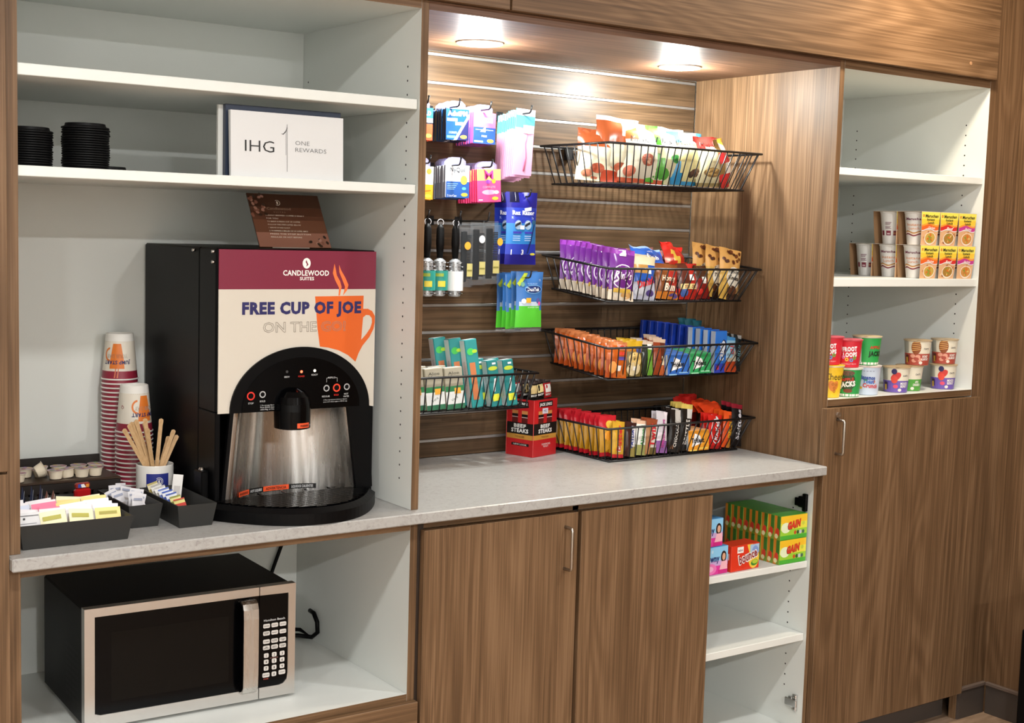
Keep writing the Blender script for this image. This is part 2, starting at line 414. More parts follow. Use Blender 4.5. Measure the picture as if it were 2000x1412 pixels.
# overhead cabinet
t = thing('overhead_cabinet', 'walnut overhead cabinet spanning the full width along the top edge', 'cabinet')
slab('carcass', -.02, .0005, 2.0875, 3.015, .597, 2.598, WX, t)
for x0, x1 in ((-.022, .913), (.919, 1.1205), (1.1265, 3.0005)): door(t, x0, x1, 2.0878, 2.597, WX)
MB().lathe([(0, 0), (.006, 0), (.0058, .0012), (0, .0016)], EDGE, 14).build('screw_cap', t, (2.862, -.0206, 2.127)).rotation_euler = (pi/2, 0, 0)

# niche: soffit, slat wall, downlights
tag(slab('soffit_panel', .9112, 0, 2.0665, 2.2925, .597, 2.0865, wood(0, '553c2c', '664936', '785844', .45)), 'dark walnut soffit board over the snack niche holding two downlights', 'panel')
t = thing('slatwall', 'walnut slat wall of horizontal boards and silver channels behind the snacks', 'slat wall', (1.6, .6, .914))
SX0, SX1 = .9112-1.6, 2.2925-1.6
ZK = [2.0575]+[1.979-.0782*k for k in range(14)]
BW = wood(0, '443322', '54412e', '67503a', .42)
lo = .9142
for z in sorted(ZK)+[2.072]:
    hi = min(z-.0042, 2.066)
    if hi-lo > .004: slab('board', SX0, 0, lo-.914, SX1, .0165, hi-.914, BW, t, ch=.0012)
    lo = z+.0042
for z in sorted(ZK):
    b = MB(); b.box(SX0, -.0004, z-.9179, SX1, .0165, z-.9101, ALU, ch=.0006); b.build('groove_strip', t)
for i, (x, y) in enumerate(PUCKS):
    t = thing('downlight', 'round white recessed downlight, '+('left one near the shelf cabinet' if i == 0 else 'right one nearer the tall cabinet'), 'downlight', (x, y, 2.0665))
    MB().lathe([(.044, 0), (.062, 0), (.0625, -.003), (.060, -.005), (.048, -.0065), (.044, -.004)], mat('e8e8e6', .3), 32).build('trim_ring', t)
    MB().lathe([(.0465, -.0055), (.035, -.0075), (0, -.008)], mat('ffffff', .3, emit=9), 28).build('lens', t)

# dark bin at the far right edge
t = thing('trash_bin', 'black bin on the floor at the far right edge, mostly cut off', 'bin', (3.03, -.52, 0))
b = MB(); b.box(-.13, -.22, .0, .12, .22, .405, BLACK, ch=.006); b.build('body', t)
MB().box(-.112, -.20, .4055, .11, .19, .55, BLACK, ch=.01).build('raised_lid', t)

# ================================================================ left shelf: lids, sign, leaflet
def make_lid(name, label, group=None):
    prof = [(0, .006), (.034, .006), (.037, .0085), (.0395, .0085), (.041, .003), (.0435, .0015), (.0465, .0012), (.0475, .0), (.0478, -.0015), (.0465, -.0025), (.0445, -.0018), (.042, -.0035), (.0405, -.0035)]
    return tag(MB().lathe(prof, BLKM, 30).build(name), label, 'cup lid', group)
NTH = ['first', 'second', 'third', 'fourth', 'fifth', 'sixth', 'seventh', 'eighth', 'ninth', 'tenth', 'eleventh', 'twelfth', 'thirteenth', 'fourteenth', 'fifteenth', 'sixteenth', 'seventeenth', 'eighteenth', 'nineteenth', 'twentieth']
NTH += ['twenty-'+q for q in NTH[:9]]
lid0 = None
def lid_stack(x, y, n, pos):
    global lid0
    for i in range(n):
        top = i == n-1
        lab = 'topmost black plastic cup lid of the %s stack on the middle shelf' % pos if top else 'black plastic cup lid, %s from the bottom of the %s stack on middle shelf' % (NTH[i], pos)
        gr = None if top else 'cup lids in the %s stack' % pos
        if lid0 is None: lid0 = o = make_lid('cup_lid', lab, gr)
        else:
            o = dup(lid0, label=lab)
            if gr: o['group'] = gr
            elif 'group' in o: del o['group']
        o.location = (x+random.uniform(-.0012, .0012), y+random.uniform(-.0012, .0012), 1.6753+i*.0048)
        o.rotation_euler = (0, 0, random.uniform(0, 6))
lid_stack(.0545, .125, 15, 'left'); lid_stack(.168, .12, 18, 'right')
o = dup(lid0, label='single black cup lid lying flat just right of the taller lid stack')
if 'group' in o: del o['group']
o.location = (.243, .215, 1.6753)

NAVY = mat('1f2a3d', .45)
t = thing('counter_sign', 'white loyalty program sign on a navy backing, on the middle shelf', 'sign', (.578, .035, 1.6714))
MB().box(-.137, .012, 0, .137, .026, .1515, NAVY, ch=.001).build('backing_board', t)
MB().box(-.147, .0265, 0, .128, .036, .15, mat('c4c6c2', .5), ch=.001).build('rear_panel', t)
f = MB(); A = .035
fn = lambda u, v, h: (u, -.008+A*v-h, v)
for (u0, u1) in ((-.1335, .1335),):
    V = [(u0, -.010, 0), (u1, -.010, 0), (u1, -.002, 0), (u0, -.002, 0), (u0, -.010+.13*A, .1385), (u1, -.010+.13*A, .1385), (u1, .006, .1385), (u0, .006, .1385)]
    f.add(V, [(0, 3, 2, 1), (4, 5, 6, 7), (0, 1, 5, 4), (1, 2, 6, 5), (2, 3, 7, 6), (3, 0, 4, 7)], mat('cfd0d0', .4))
p = f.build('front_panel', t)
fn = lambda u, v, h: (u, -.0100+.13*A/.1385*v-h, v)
g = MB(); K = mat('151515', .5); G2 = mat('55575a', .5)
g.text(fn, 'IHG', -.0675, .0665, .0255, K, width=.068, bold=-.3)
g.rect(fn, -.0035, .0145, -.0026, .116, K); g.rect(fn, -.0062, .05, -.0056, .1, K)
g.poly(fn, [(-.0056, .1), (-.0026, .117), (-.0026, .112), (-.0048, .1)], K)
g.poly(fn, [(-.018, .0955), (-.012, .0935), (-.007, .0985), (-.003, .1085), (-.0075, .101), (-.0125, .0955)], K)
g.text(fn, 'ONE', .0335, .078, .0095, G2, width=.034, bold=-.6); g.text(fn, 'REWARDS', .054, .0632, .0095, G2, width=.075, bold=-.6)
g.build('lettering', p)

# leaflet standing on the coffee machine
t = thing('leaflet_stand', 'brown acrylic leaflet stand leaning back on top of coffee machine', 'leaflet', (.699, .228, 1.5185))
t.rotation_euler = (0, 0, 0)
cv, sv = cos(radians(32)), sin(radians(32)); HL = .147
fl = lambda u, v, h: (u, v*sv-h*cv, v*cv+h*sv)
b = MB(); b.prism([(-.093, 0), (.093, 0), (.093, HL), (-.093, HL)], -.003, 0, fl, mat('4a2f22', .25)); b.build('panel', t)
g = MB(); random.seed(3)
BR = [mat(c, .3) for c in ('6e4632', '7d5340', '5a3626', '8a6250')]
g.rect(fl, -.0925, .0005, .0925, .04, mat('9a6a58', .3), .0003); g.rect(fl, -.0925, .04, .0925, .075, BR[0], .0003); g.rect(fl, -.0925, .075, .0925, .11, BR[2], .0003)
for i in range(34):
    u, v = random.uniform(-.092, -.055), random.uniform(.085, .145)
    if random.random() < .25: u, v = random.uniform(.03, .09), random.uniform(.004, .03)
    g.ell(fl, u, v, .005, .0036, mat(random.choice(['2a1a12', '3a2418', '8a5a48', 'b58878']), .3), .0006+.00004*i, 10, random.uniform(0, 3))
CR = mat('e8dccb', .5)
g.ring(fl, -.02, .122, .0075, .0062, CR, .0008, 18, -2.2, 2.2); g.ell(fl, -.02, .122, .0022, .0045, CR, .0008)
g.text(fl, 'Candlewood', -.02, .106, .0068, mat('b09a84', .5), width=.062, h=.0008); g.text(fl, 'S U I T E S', -.02, .096, .0034, mat('b09a84', .5), width=.03, h=.0008)
for i, st in enumerate(('FRESHLY BREWED COFFEE IS READY', 'FOR YOU', 'TO BREW A FRESH CUP OF COFFEE', 'FOLLOW THE STEPS LISTED BELOW', '1  REMOVE CUP AND PLACE IT', '2  TO DISPENSE A SMALLER CUP OF COFFEE, SIMPLY', 'PRESS THE STOP BUTTON', 'REGULAR OR HOT BEFORE')):
    wd = (.1, .03, .085, .085, .055, .1, .105, .08)[i]
    g.text(fl, st, -.058+wd/2, .087-i*.0085, .0034, CR, width=wd, h=.0008, bold=1 if i > 4 else 0)
g.build('printed_face', t)
MB().box(-.06, -.0, -.0015, .035, .05, 0, mat('c9c0b4', .2)).build('foot', t)

# ================================================================ coffee machine
CX, CY, CZ = .461, .137, .9145; CW, CD, CH = .402, .44, .602
t = thing('coffee_machine', 'tall black coffee dispenser with maroon and cream graphic front', 'coffee machine', (CX, CY, CZ))
b = MB()
b.box(0, .095, .012, CW, CD, CH, BLACK, ch=.004)
b.box(0, 0, .234, CW, .0955, CH, BLACK, ch=.004)
b.box(0, 0, .012, .013, .0955, .235, BLACK, ch=.002); b.box(.362, 0, .012, CW, .0955, .235, BLACK, ch=.002)
b.build('housing', t)
for q in ((-.0015, .12, .598), (-.0015, .0085, .598), (-.0015, .0085, .575)):
    MB().tube([(q[0]+.002, q[1], q[2]-.004), (q[0]-.006, q[1], q[2]-.004)], .0035, CHROME, 10).build('screw', t)
# graphic panel with the arch cut out; px() turns panel fractions into metres
MAR, CRM, ORG, NVY = mat('782038', .35), mat('ccc5b8', .4), mat('d65f1c', .4), mat('23215a', .4)
Z = lambda z: z-CZ
def px(x, y): return (.005+(x-427)/(730-427)*.394, Z(1.5155)-(y-488)/(800-488)*.3675)
fn = lambda u, v, h: (u, -.0032-h, v)
AC, AR, AH, AZ = .209, .1772, .1452, Z(1.148)
arc = [(AC-AR*cos(a), AZ+AH*sin(a)) for a in [pi*i/36 for i in range(37)]]
b = MB()
low = [(.005, AZ)]+arc+[(.4005, AZ-.003), (.4005, Z(1.4255)), (.005, Z(1.4255))]
fr = lambda u, v, d: (u, -d, v)
b.prism(low, .0003, .0032, fr, CRM); b.box(.005, -.0032, Z(1.4255), .4005, -.0003, Z(1.514), MAR, ch=.0004)
b.build('graphic_panel', t)
g = MB(); WH = mat('f2efe9', .4)
cx_, cz_ = px(591, 514); g.ell(fn, cx_, cz_, .0102, .0122, WH, .0004, 20); g.poly(fn, [(cx_-.001, cz_-.008), (cx_+.0045, cz_-.003), (cx_+.0015, cz_+.002), (cx_-.001, cz_+.008), (cx_-.003, cz_+.003), (cx_+.0005, cz_-.002)], MAR, .0008)
u, v = px(590.5, 532.5); g.text(fn, 'CANDLEWOOD', u, v, .0122, WH, width=.1165, bold=1.2)
u, v = px(592, 543.5); g.text(fn, 'SUITES', u, v, .0075, WH, width=.036, bold=1.2)
mug = [(608.5, 578.5), (706.5, 577.5), (706, 604), (716, 604), (725, 609), (730.5, 619), (730.5, 632), (728, 645), (720, 661), (706, 678), (698, 693), (692, 710), (676, 696), (657, 686), (636, 680), (619.5, 677.5), (614, 640)]
g.poly(fn, [px(*q) for q in mug], ORG, .0003)
hole = [(706, 621), (712, 616.5), (719, 617), (724, 623), (724.5, 632), (721, 643), (713, 655), (703, 666)]
g.poly(fn, [px(*q) for q in hole], CRM, .0005)
for st in ([(655, 577), (656, 562), (648, 547), (643, 533), (646, 514), (648.5, 524), (651, 537), (658, 549), (661, 560), (658, 577)], [(664, 577), (668, 560), (662, 545), (656, 531), (655, 516), (660, 528), (668, 541), (675, 556), (672, 567)]):
    g.poly(fn, [px(*q) for q in st], mat('e8743a', .4), .0004)
u, v = px(585.5, 600); g.text(fn, 'FREE CUP OF JOE', u, v, .0262, NVY, width=.3015, bold=2.6, h=.0009)
u, v = px(589.5, 637); g.text(fn, 'ON THE GO!', u, v, .0235, mat('8d8479', .5), width=.21, h=.0009, outline=True)
g.build('panel_print', t)
# black arched bezel with control face
b = MB()
outer = [(.013, Z(.952))]+[(AC-AR*cos(a), AZ+AH*sin(a)) for a in [pi*i/36 for i in range(37)]]+[(.398, Z(.952)), (.3545, Z(.952)), (.3285, AZ), (.0405, AZ), (.022, Z(.952))]
b.prism(outer, -.002, .0085, fr, BLACK)
b.build('bezel', t)
b = MB(); inn = [(AC-.150*cos(a), AZ+.0015+.120*sin(a)) for a in [pi*i/30 for i in range(31)]]
b.prism(inn, .0085, .0105, fr, BLKG); p = b.build('control_face', t)
fc = lambda u, v, h: (u, -.0105-h, v)
g = MB(); LB = mat('c8c8c8', .5); RED = mat('d22a20', .4)
for x, y, s_, wd in ((553, 734, 'BREW', .013), (581, 734, 'POWER', .016), (607, 732, 'READY', .016), (485, 782, 'STOP', .013), (507, 779, 'BOLD', .013), (630, 776, 'REGULAR', .02), (651, 774, 'BOLD', .012), (671, 773, 'HOT', .011), (671, 778, 'WATER', .015), (641, 739, 'REFILLS', .018)):
    u, v = px(x, y); g.text(fc, s_, u, v, .0042, RED if (s_, x) in (('POWER', 581), ('BOLD', 651)) else LB, width=wd)
for i, s_ in enumerate(('1. For stronger flavor', 'Press BOLD then', 'select Reg. or Hot')): u, v = px(516, 787+i*4); g.text(fc, s_, u, v, .0034, LB, width=.034)
for i, s_ in enumerate(('2. Place cup and press a button to dispense', 'press and release again to fill the cup')): u, v = px(649, 783+i*4); g.text(fc, s_, u, v, .003, LB, width=.062)
a, c = px(631, 748), px(652, 740)
for q in ((a[0], a[1], a[0]+.0006, c[1]), (c[0], a[1], c[0]+.0006, c[1]), (a[0], c[1], a[0]+.006, c[1]+.0006), (c[0]-.006, c[1], c[0], c[1]+.0006)): g.rect(fc, *q, LB)
g.build('lettering', p)
for x, y, m, r in ((485, 768, RED, .0098), (507, 766, mat('a8a8a8', .35), .0078), (631, 760, mat('a8a8a8', .35), .0078), (651.5, 760, mat('e0432a', .35), .0098), (672, 759, mat('a8a8a8', .35), .0078)):
    u, v = px(x, y); b = MB(); b.ring(fc, u, v, r, r*.66, m, .0004, 24); b.ell(fc, u, v, r*.62, r*.62, BLACK, .0006, 18); b.build('button', p)
for x, y, m in ((553, 724, mat('3a3a3a', .4)), (581, 725, mat('ff5a3a', .4, emit=4)), (607, 724, mat('fff2d8', .4, emit=3))):
    u, v = px(x, y); MB().ell(fc, u, v, .0032, .0032, m, .0005, 14).build('indicator_light', p)
# concave steel splash panel
b = MB(); V = []; F = []; nu, nv = 40, 8
for j in range(nv+1):
    tt = j/nv; zz = Z(.934)+(AZ-Z(.934))*tt; u0 = .0165+(.0405-.0165)*tt; u1 = .358+(.3295-.358)*tt
    for i in range(nu+1):
        s_ = i/nu
        dep = .001 if s_ < .07 else .001+.082*max(0, 1-abs((s_-.53)/.465)**2.6)
        V.append((u0+(u1-u0)*s_, dep, zz))
b.add(V, [(j*(nu+1)+i, j*(nu+1)+i+1, (j+1)*(nu+1)+i+1, (j+1)*(nu+1)+i) for j in range(nv) for i in range(nu)], STEEL, True)
p = b.build('splash_panel', t)
def strip(u0, u1, v, hgt, segs):
    g = MB(); L_ = u1-u0
    fz = lambda u, vv, h: (u, .001+.082*max(0, 1-abs(((u-.02)/.336-.53)/.465)**2.6)-.0016-h, vv)
    for a, c_, m, s_, tm in segs:
        g.rect(fz, u0+a*L_, v-hgt/2, u0+c_*L_, v+hgt/2, m, .0002, 6, 1)
        g.text(fz, s_, u0+(a+c_)/2*L_, v, hgt*.55, tm, width=(c_-a)*L_*.8, h=.0006, bold=1)
    return g
WO = mat('e0532a', .4); BK = mat('121212', .4)
strip(.075, .285, Z(.951), .0115, ((0, .18, WO, 'WARNING', BK), (.18, .38, BK, 'HOT LIQUIDS', LB), (.38, .70, WO, 'ADVERTENCIA', BK), (.70, 1, BK, 'LIQUIDOS CALIENTES', LB))).build('warning_strip', p)
# nozzle
b = MB(); pr = [(0, .092), (.014, .0905), (.028, .084), (.037, .072), (.0415, .056), (.0425, .04), (.0415, 0), (.036, -.002), (0, -.002)]
b.lathe(pr, BLKG, 28, (.183, -.012, Z(1.109)))
p = b.build('nozzle', t)
g = MB(); fz = lambda u, v, h: (.183+(.0424+h)*sin((u)/.0424), -.012-(.0424+h)*cos(u/.0424), v)
g.rect(fz, -.008, Z(1.112), .026, Z(1.1235), WO, .0004, 6, 1); g.text(fz, 'WARNING', .011, Z(1.1175), .0055, BK, width=.024, h=.0008, bold=1)
g.rect(fz, .026, Z(1.113), .037, Z(1.1225), BK, .0004, 3, 1); g.text(fz, 'HOT', .0315, Z(1.1175), .004, LB, width=.008, h=.0008); g.build('warning_label', p)
# drip tray
b = MB(); yt = -.155
def ty(u): s_ = (u-.1885)/.2105; return -.022+yt*max(0, 1-abs(s_)**2.2)
us = [-.022+i*.421/30 for i in range(31)]
front = [(u, ty(u)) for u in us]
poly = front+[(.399, .02), (-.022, .02)]
b.prism(poly, .0005, .026, lambda u, v, d: (u, v, d), BLACK)
ins = [(.1885+(u-.1885)*.93, ty(u)*.93+.002) for u in us]+[(.385, .06), (-.008, .06)]
for i in range(len(front)):
    j = (i+1) % len(front)
    if j == 0: continue
    A_, B_ = front[i], front[j]; C_, D_ = ins[i], ins[j]
    b.add([(A_[0], A_[1], .026), (B_[0], B_[1], .026), (D_[0], D_[1], .036), (C_[0], C_[1], .036)], [(0, 1, 2, 3)], BLACK, True)
    b.add([(C_[0], C_[1], .036), (D_[0], D_[1], .036), (D_[0], D_[1]+.008, .0345), (C_[0], C_[1]+.008, .0345)], [(0, 1, 2, 3)], BLKG, True)
p = b.build('drip_tray', t)
b = MB(); k = 0
for i in range(18):
    y = ty(.1885)*.88+i*.0095
    xs = [u for u in us if ty(u)*.9 < y-.003]
    if len(xs) > 2 and y < .055: b.box(.1885+(xs[0]-.1885)*.92, y, .0325, .1885+(xs[-1]-.1885)*.92, y+.005, .0375, BLKG, ch=.001)
for s_ in (-.12, -.06, 0, .06, .12): b.box(.1885+s_-.002, ty(.1885+s_)*.85, .031, .1885+s_+.002, .05, .0345, BLKG)
g_ = b.build('grate', p)
MB().box(.0, .0, .0005, CW, .43, .0125, BLKM).build('base', t)
# side latch
b = MB(); b.box(-.019, .03, .02, -.0005, .075, .10, BLACK, ch=.003); p = b.build('side_latch', t)
MB().lathe([(0, .006), (.005, .006), (.007, .003), (.007, 0), (.004, 0)], CHROME, 14, (-.01, .05, .1005)).build('knob', p)

# ================================================================ paper cups
def make_cup(decor, rot_u=0):
    """upside-down cup, rim on z = 0, height .1115"""
    b = MB(); RW, RED_, CRE = mat('ece9e2', .5), mat('8f2338', .45), mat('e4dccd', .45)
    b.lathe([(.0415, .0), (.0438, .0003), (.0445, .002), (.0438, .0037), (.0425, .0038)], RW, 30)
    b.lathe([(.0424, .0038), (.0405, .022)], RED_, 30); b.lathe([(.0405, .022), (.0343, .0935)], CRE, 30)
    b.lathe([(.0343, .0935), (.0325, .1105), (.0315, .1115), (.0305, .1105), (.031, .1)], RW, 30); b.lathe([(.031, .1), (0, .1)], RW, 30)
    if decor:
        fn = cone(.0424, .0327, .0038, .1105)
        O, NV, GR = mat('e07a2c', .45), mat('24265e', .45), mat('9a948c', .5)
        u0 = rot_u
        fq = lambda u, v, h: fn(u+u0, v-.0038, h)
        b.quad(fq, [(-.017, .028), (.017, .028), (.016, .05), (-.016, .05)], O, .0003, 8, 2)
        b.quad(fq, [(-.016, .05), (.016, .05), (.010, .088), (-.010, .088)], O, .0003, 8, 3)
        b.ring(fq, -.018, .062, .014, .010, O, .0003, 12, pi/2, 3*pi/2, 1.2)
        for d in (0, .006): b.quad(fq, [(-.006+d, .006), (-.003+d, .006), (-.001+d, .028), (-.003+d, .028)], mat('d87a5a', .45), .0004, 2, 4)
        b.text(fq, 'JUMP START', 0, .043, .009, NV, width=.062, flip=True, bold=1.6, h=.0007)
        b.text(fq, 'YOUR DAY', 0, .058, .0095, GR, width=.05, flip=True, h=.0007, outline=True)
        b.text(fq, 'Q', -.055, .06, .008, mat('8f2338', .5), flip=True, h=.0006)
        for k in range(14): b.rect(fq, -.034+k*.005, .0926, -.0315+k*.005, .0929, GR, .0005)
    return b.build('paper_cup')
cup0 = None
def cup_stack(x, y, n, which, ang, ru):
    global cup0
    for i in range(n-1):
        lab = 'upside-down nested paper cup, %s from the bottom of the %s cup stack' % (NTH[i], which); gr = 'paper cups nested in the %s stack' % which
        if cup0 is None: cup0 = make_cup(False); o = tag(cup0, lab, 'paper cup', gr)
        else: o = dup(cup0, label=lab, group=gr)
        o.location = (x+random.uniform(-.0003, .0003), y+random.uniform(-.0003, .0003), .9145+i*.0105)
    o = tag(make_cup(True, ru), 'topmost upside-down paper cup with orange mug print on the %s stack' % which, 'paper cup')
    o.location = (x, y, .9145+(n-1)*.0105); o.rotation_euler = (0, 0, ang)
cup_stack(.384, .5365, 27, 'taller rear', -.35, -.006); cup_stack(.387, .444, 16, 'shorter front', -.35, .026)

# mug with stirrers
t = thing('mug', 'white mug with blue hotel label holding wooden stirrers', 'mug', (.398, .337, .9145), -.30)
b = MB(); MW = mat('e6e3dd', .25)
b.lathe([(0, .001), (.036, 0), (.041, .003), (.0425, .01), (.0425, .094), (.0418, .0955), (.0405, .0955), (.0395, .094), (.0395, .008), (0, .006)], MW, 36)
p = b.build('body', t)
g = MB(); fn = cone(.0425, .0425, 0, 1); BL = mat('27307e', .35)
g.rect(fn, -.022, .012, .031, .078, BL, .0003, 12, 1)
g.ring(fn, .007, .060, .0095, .0085, WH, .0006, 20, -2.3, 2.3); g.ring(fn, .007, .060, .0065, .0055, WH, .0006, 20); g.ell(fn, .007, .060, .0018, .004, WH, .0007)
g.text(fn, 'CANDLEWOOD', .007, .044, .004, mat('8f96c8', .4), width=.03); g.text(fn, 'SUITES', .007, .037, .003, mat('8f96c8', .4), width=.013); g.build('label', p)
b = MB(); b.tube([(.0405+.0, 0, .076), (.058, 0, .078), (.070, 0, .066), (.073, 0, .05), (.069, 0, .034), (.057, 0, .024), (.0405, 0, .028)], .0055, BLACK, 10)
h = b.build('handle', t); h.rotation_euler = (0, 0, .55); h['label'] = 'black mug handle'
def make_stirrer():
    b = MB(); W_ = speck('birch_wood', 'c9a578', 'c09a6c', 'b58e60', .6)
    pl = [(-.0028, 0), (.0028, 0), (.003, .165), (.0035, .172), (.0032, .1775), (0, .180), (-.0032, .1775), (-.0035, .172), (-.003, .165)]
    b.prism(pl, -.0007, .0007, lambda u, v, d: (u*1.5, d, v), W_); return b.build('coffee_stirrer')
st0 = None; tops = sorted([(.321, .33, 1.097), (.331, .325, 1.108), (.339, .33, 1.112), (.349, .328, 1.117), (.356, .35, 1.112), (.373, .335, 1.118), (.381, .36, 1.105), (.366, .30, 1.10), (.4105, .33, 1.116), (.4415, .33, 1.088), (.446, .345, 1.083), (.4515, .335, 1.074), (.436, .35, 1.07), (.36, .37, 1.10)])
for i, tp in enumerate(tops):
    T = Vector(tp); B0 = Vector((.398+(.398-tp[0])*.30, .337+(.337-tp[1])*.3+.004*(i % 3-1), .922)); d = (T-B0)
    if st0 is None: st0 = o = make_stirrer()
    else: o = dup(st0)
    tag(o, 'flat wooden coffee stirrer in the white mug, tip %s from the left' % NTH[i], 'stirrer', 'wooden stirrers in the mug')
    dn = d.normalized(); o.location = T-dn*.18
    from mathutils import Quaternion, Matrix
    xa = dn.cross(Vector((-.36, -.93, .1))).normalized(); ya_ = dn.cross(xa)
    o.rotation_mode = 'QUATERNION'; o.rotation_quaternion = Matrix((xa, ya_, dn)).transposed().to_quaternion() @ Quaternion((0, 0, 1), radians(random.uniform(-28, 28)))

# ================================================================ condiment trays
TR = mat('242422', .55)
def tray(name, label, x0, x1, y0, y1, h, tp, parts=True):
    t = thing(name, label, 'tray', (x0, y0, .9145)); W_, D_ = x1-x0, y1-y0; th = .003; b = MB()
    o = [(0, 0), (W_, 0), (W_, D_), (0, D_)]; sg = [(-1, -1), (1, -1), (1, 1), (-1, 1)]
    A_ = [(p[0], p[1], 0) for p in o]; B_ = [(p[0]+s_[0]*tp, p[1]+s_[1]*tp, h) for p, s_ in zip(o, sg)]
    C_ = [(p[0]+s_[0]*(tp-th), p[1]+s_[1]*(tp-th), h) for p, s_ in zip(o, sg)]; E_ = [(p[0]-s_[0]*th, p[1]-s_[1]*th, th) for p, s_ in zip(o, sg)]
    b.add(A_+B_+C_+E_, [(3, 2, 1, 0)]+[(i, (i+1) % 4, 4+(i+1) % 4, 4+i) for i in range(4)]+[(4+i, 4+(i+1) % 4, 8+(i+1) % 4, 8+i) for i in range(4)]+[(8+i, 8+(i+1) % 4, 12+(i+1) % 4, 12+i) for i in range(4)]+[(12, 13, 14, 15)], TR)
    b.build('tray_body', t); return t
tray('sugar_tray', 'wide charcoal tray of sugar and sweetener packets at counter front left', .0125, .224, .027, .180, .05, .009)
tray('tea_tray', 'dark tray behind the sugar packets, holding tea bags', .008, .222, .196, .318, .045, .004)
tray('condiment_tray', 'narrow charcoal tray of creamer packets in the middle', .2625, .322, .115, .305, .05, .008)
tray('condiment_tray', 'narrow charcoal tray of wrapped sticks beside the coffee machine', .3535, .427, .070, .285, .05, .008)
def packet_mesh(w_, h_, col, mark=None, th=.003):
    b = MB(); m = mat(col, .6); nx, nz = 4, 5
    for sgn in (-1, 1):
        V = []
        for j in range(nz+1):
            for i in range(nx+1):
                s_, v = i/nx*2-1, j/nz; V.append((s_*w_/2, sgn*th/2*(1-s_**4)*max(0, sin(pi*min(max((v-.08)/.84, 0), 1))), v*h_))
        F = [(j*(nx+1)+i, j*(nx+1)+i+1, (j+1)*(nx+1)+i+1, (j+1)*(nx+1)+i) for j in range(nz) for i in range(nx)]
        b.add(V, F if sgn < 0 else [f[::-1] for f in F], m, True)
    if mark:
        fn = lambda u, v, h: (u, -th/2-.0003-h, v)
        for (u0, v0, u1, v1, c) in mark: b.rect(fn, u0*w_, v0*h_, u1*w_, v1*h_, mat(c, .6))
    return b.build('sugar_packet')
kinds = {'white': ('efedf0', [(-.4, .74, .35, .76, '8d93a0')]), 'grey striped white': ('dcdcde', [(-.45, .88, .4, .9, '45464c'), (-.42, .62, .3, .64, '8d8f96'), (-.2, .76, -.12, .82, '16161a')]), 'pale blue': ('d5def0', [(-.3, .8, .3, .84, '5568b0')]), 'pink': ('ee7f9f', [(-.3, .7, .3, .78, 'f5c0cc')]), 'yellow': ('ecd98e', [(-.35, .76, .35, .86, 'a8a04c')]), 'cream': ('f2ebc4', [(-.4, .7, .3, .84, 'b3ad52')])}
pk = {k: packet_mesh(.052, .062, c, m) for k, (c, m) in kinds.items()}
rows = [['grey striped white', 'cream', 'cream', 'yellow'], ['white', 'white', 'white', 'white'], ['white', 'pink', 'white', 'white'], ['pale blue', 'pink', 'yellow', 'white'], ['white', 'white', 'yellow', 'yellow'], ['white', 'white', 'cream', 'cream']]
used = set(); rn = ['front', 'second', 'third', 'fourth', 'fifth', 'rear']
cn = ['left end', 'centre left', 'centre right', 'right end']
random.seed(11)
for r, row in enumerate(rows):
    for c, k in enumerate(row):
        o = pk[k] if k not in used else dup(pk[k]); used.add(k)
        tag(o, '%s sugar packet, %s row at the %s of the wide tray' % (k, rn[r], cn[c]), 'sugar packet', 'sugar packets in the wide tray')
        o.location = (.034+c*.0535+random.uniform(-.002, .002), .048+r*.0205+random.uniform(-.002, .002), .919+r*.0012+random.uniform(0, .004)); o.rotation_euler = (radians(-22+random.uniform(-6, 6)), radians(random.uniform(-7, 7)), radians(random.uniform(-6, 6)))
tb = packet_mesh(.05, .062, '2b3350', [(-.5, .75, .5, .8, 'c8ccd8'), (-.3, .2, .3, .5, 'a04050')]); tb.name = 'tea_bag'
tcol = [('navy', None), ('navy', None), ('navy', None)]
for i, x in enumerate((.112, .132, .152, .172)):
    o = tb if i == 0 else dup(tb); tag(o, 'dark wrapped tea bag leaning in the rear tray, %s from the left' % ('first', 'second', 'third', 'fourth')[i], 'tea bag', 'tea bags in the rear tray')
    o.location = (x-.05, .245+.004*i, .9345); o.rotation_euler = (radians(-8), radians(-28), radians(70))
tp_ = packet_mesh(.045, .05, '8a5d52', [(-.4, .8, .4, .86, 'e6d8cc')]); tp_.name = 'tea_bag'
for i, x in enumerate((.150, .166, .18)):
    o = tp_ if i == 0 else dup(tp_); tag(o, 'reddish brown tea bag in the rear tray, %s from the left' % ('first', 'second', 'third')[i], 'tea bag', 'reddish tea bags in the rear tray')
    o.location = (x-.03, .265, .928); o.rotation_euler = (radians(-8), radians(-25), radians(65))
# red jam pouch
t = thing('jam_pouch', 'glossy red pouch with colourful top standing by the creamer rack', 'pouch', (.209, .275, .9187), .1)
b = MB(); b.box(-.0185, -.007, 0, .0185, .007, .060, mat('a81a1c', .15), ch=.004); b.build('pouch', t)
b = MB(); fn = lambda u, v, h: (u, -.0075-h+.3*(v-.043), v); b.box(-.0165, -.006, .0602, .0165, .006, .073, mat('8a2a24', .35), ch=.003)
fn = plane((0, -.0062, 0)); b.rect(fn, -.012, .063, -.002, .071, mat('2c48a0', .4)); b.quad(fn, [(-.004, .063), (.006, .063), (.001, .071), (-.006, .07)], mat('e8e4e0', .4), .0006); b.rect(fn, .006, .063, .013, .07, mat('d88a2c', .4)); b.build('seal', t)
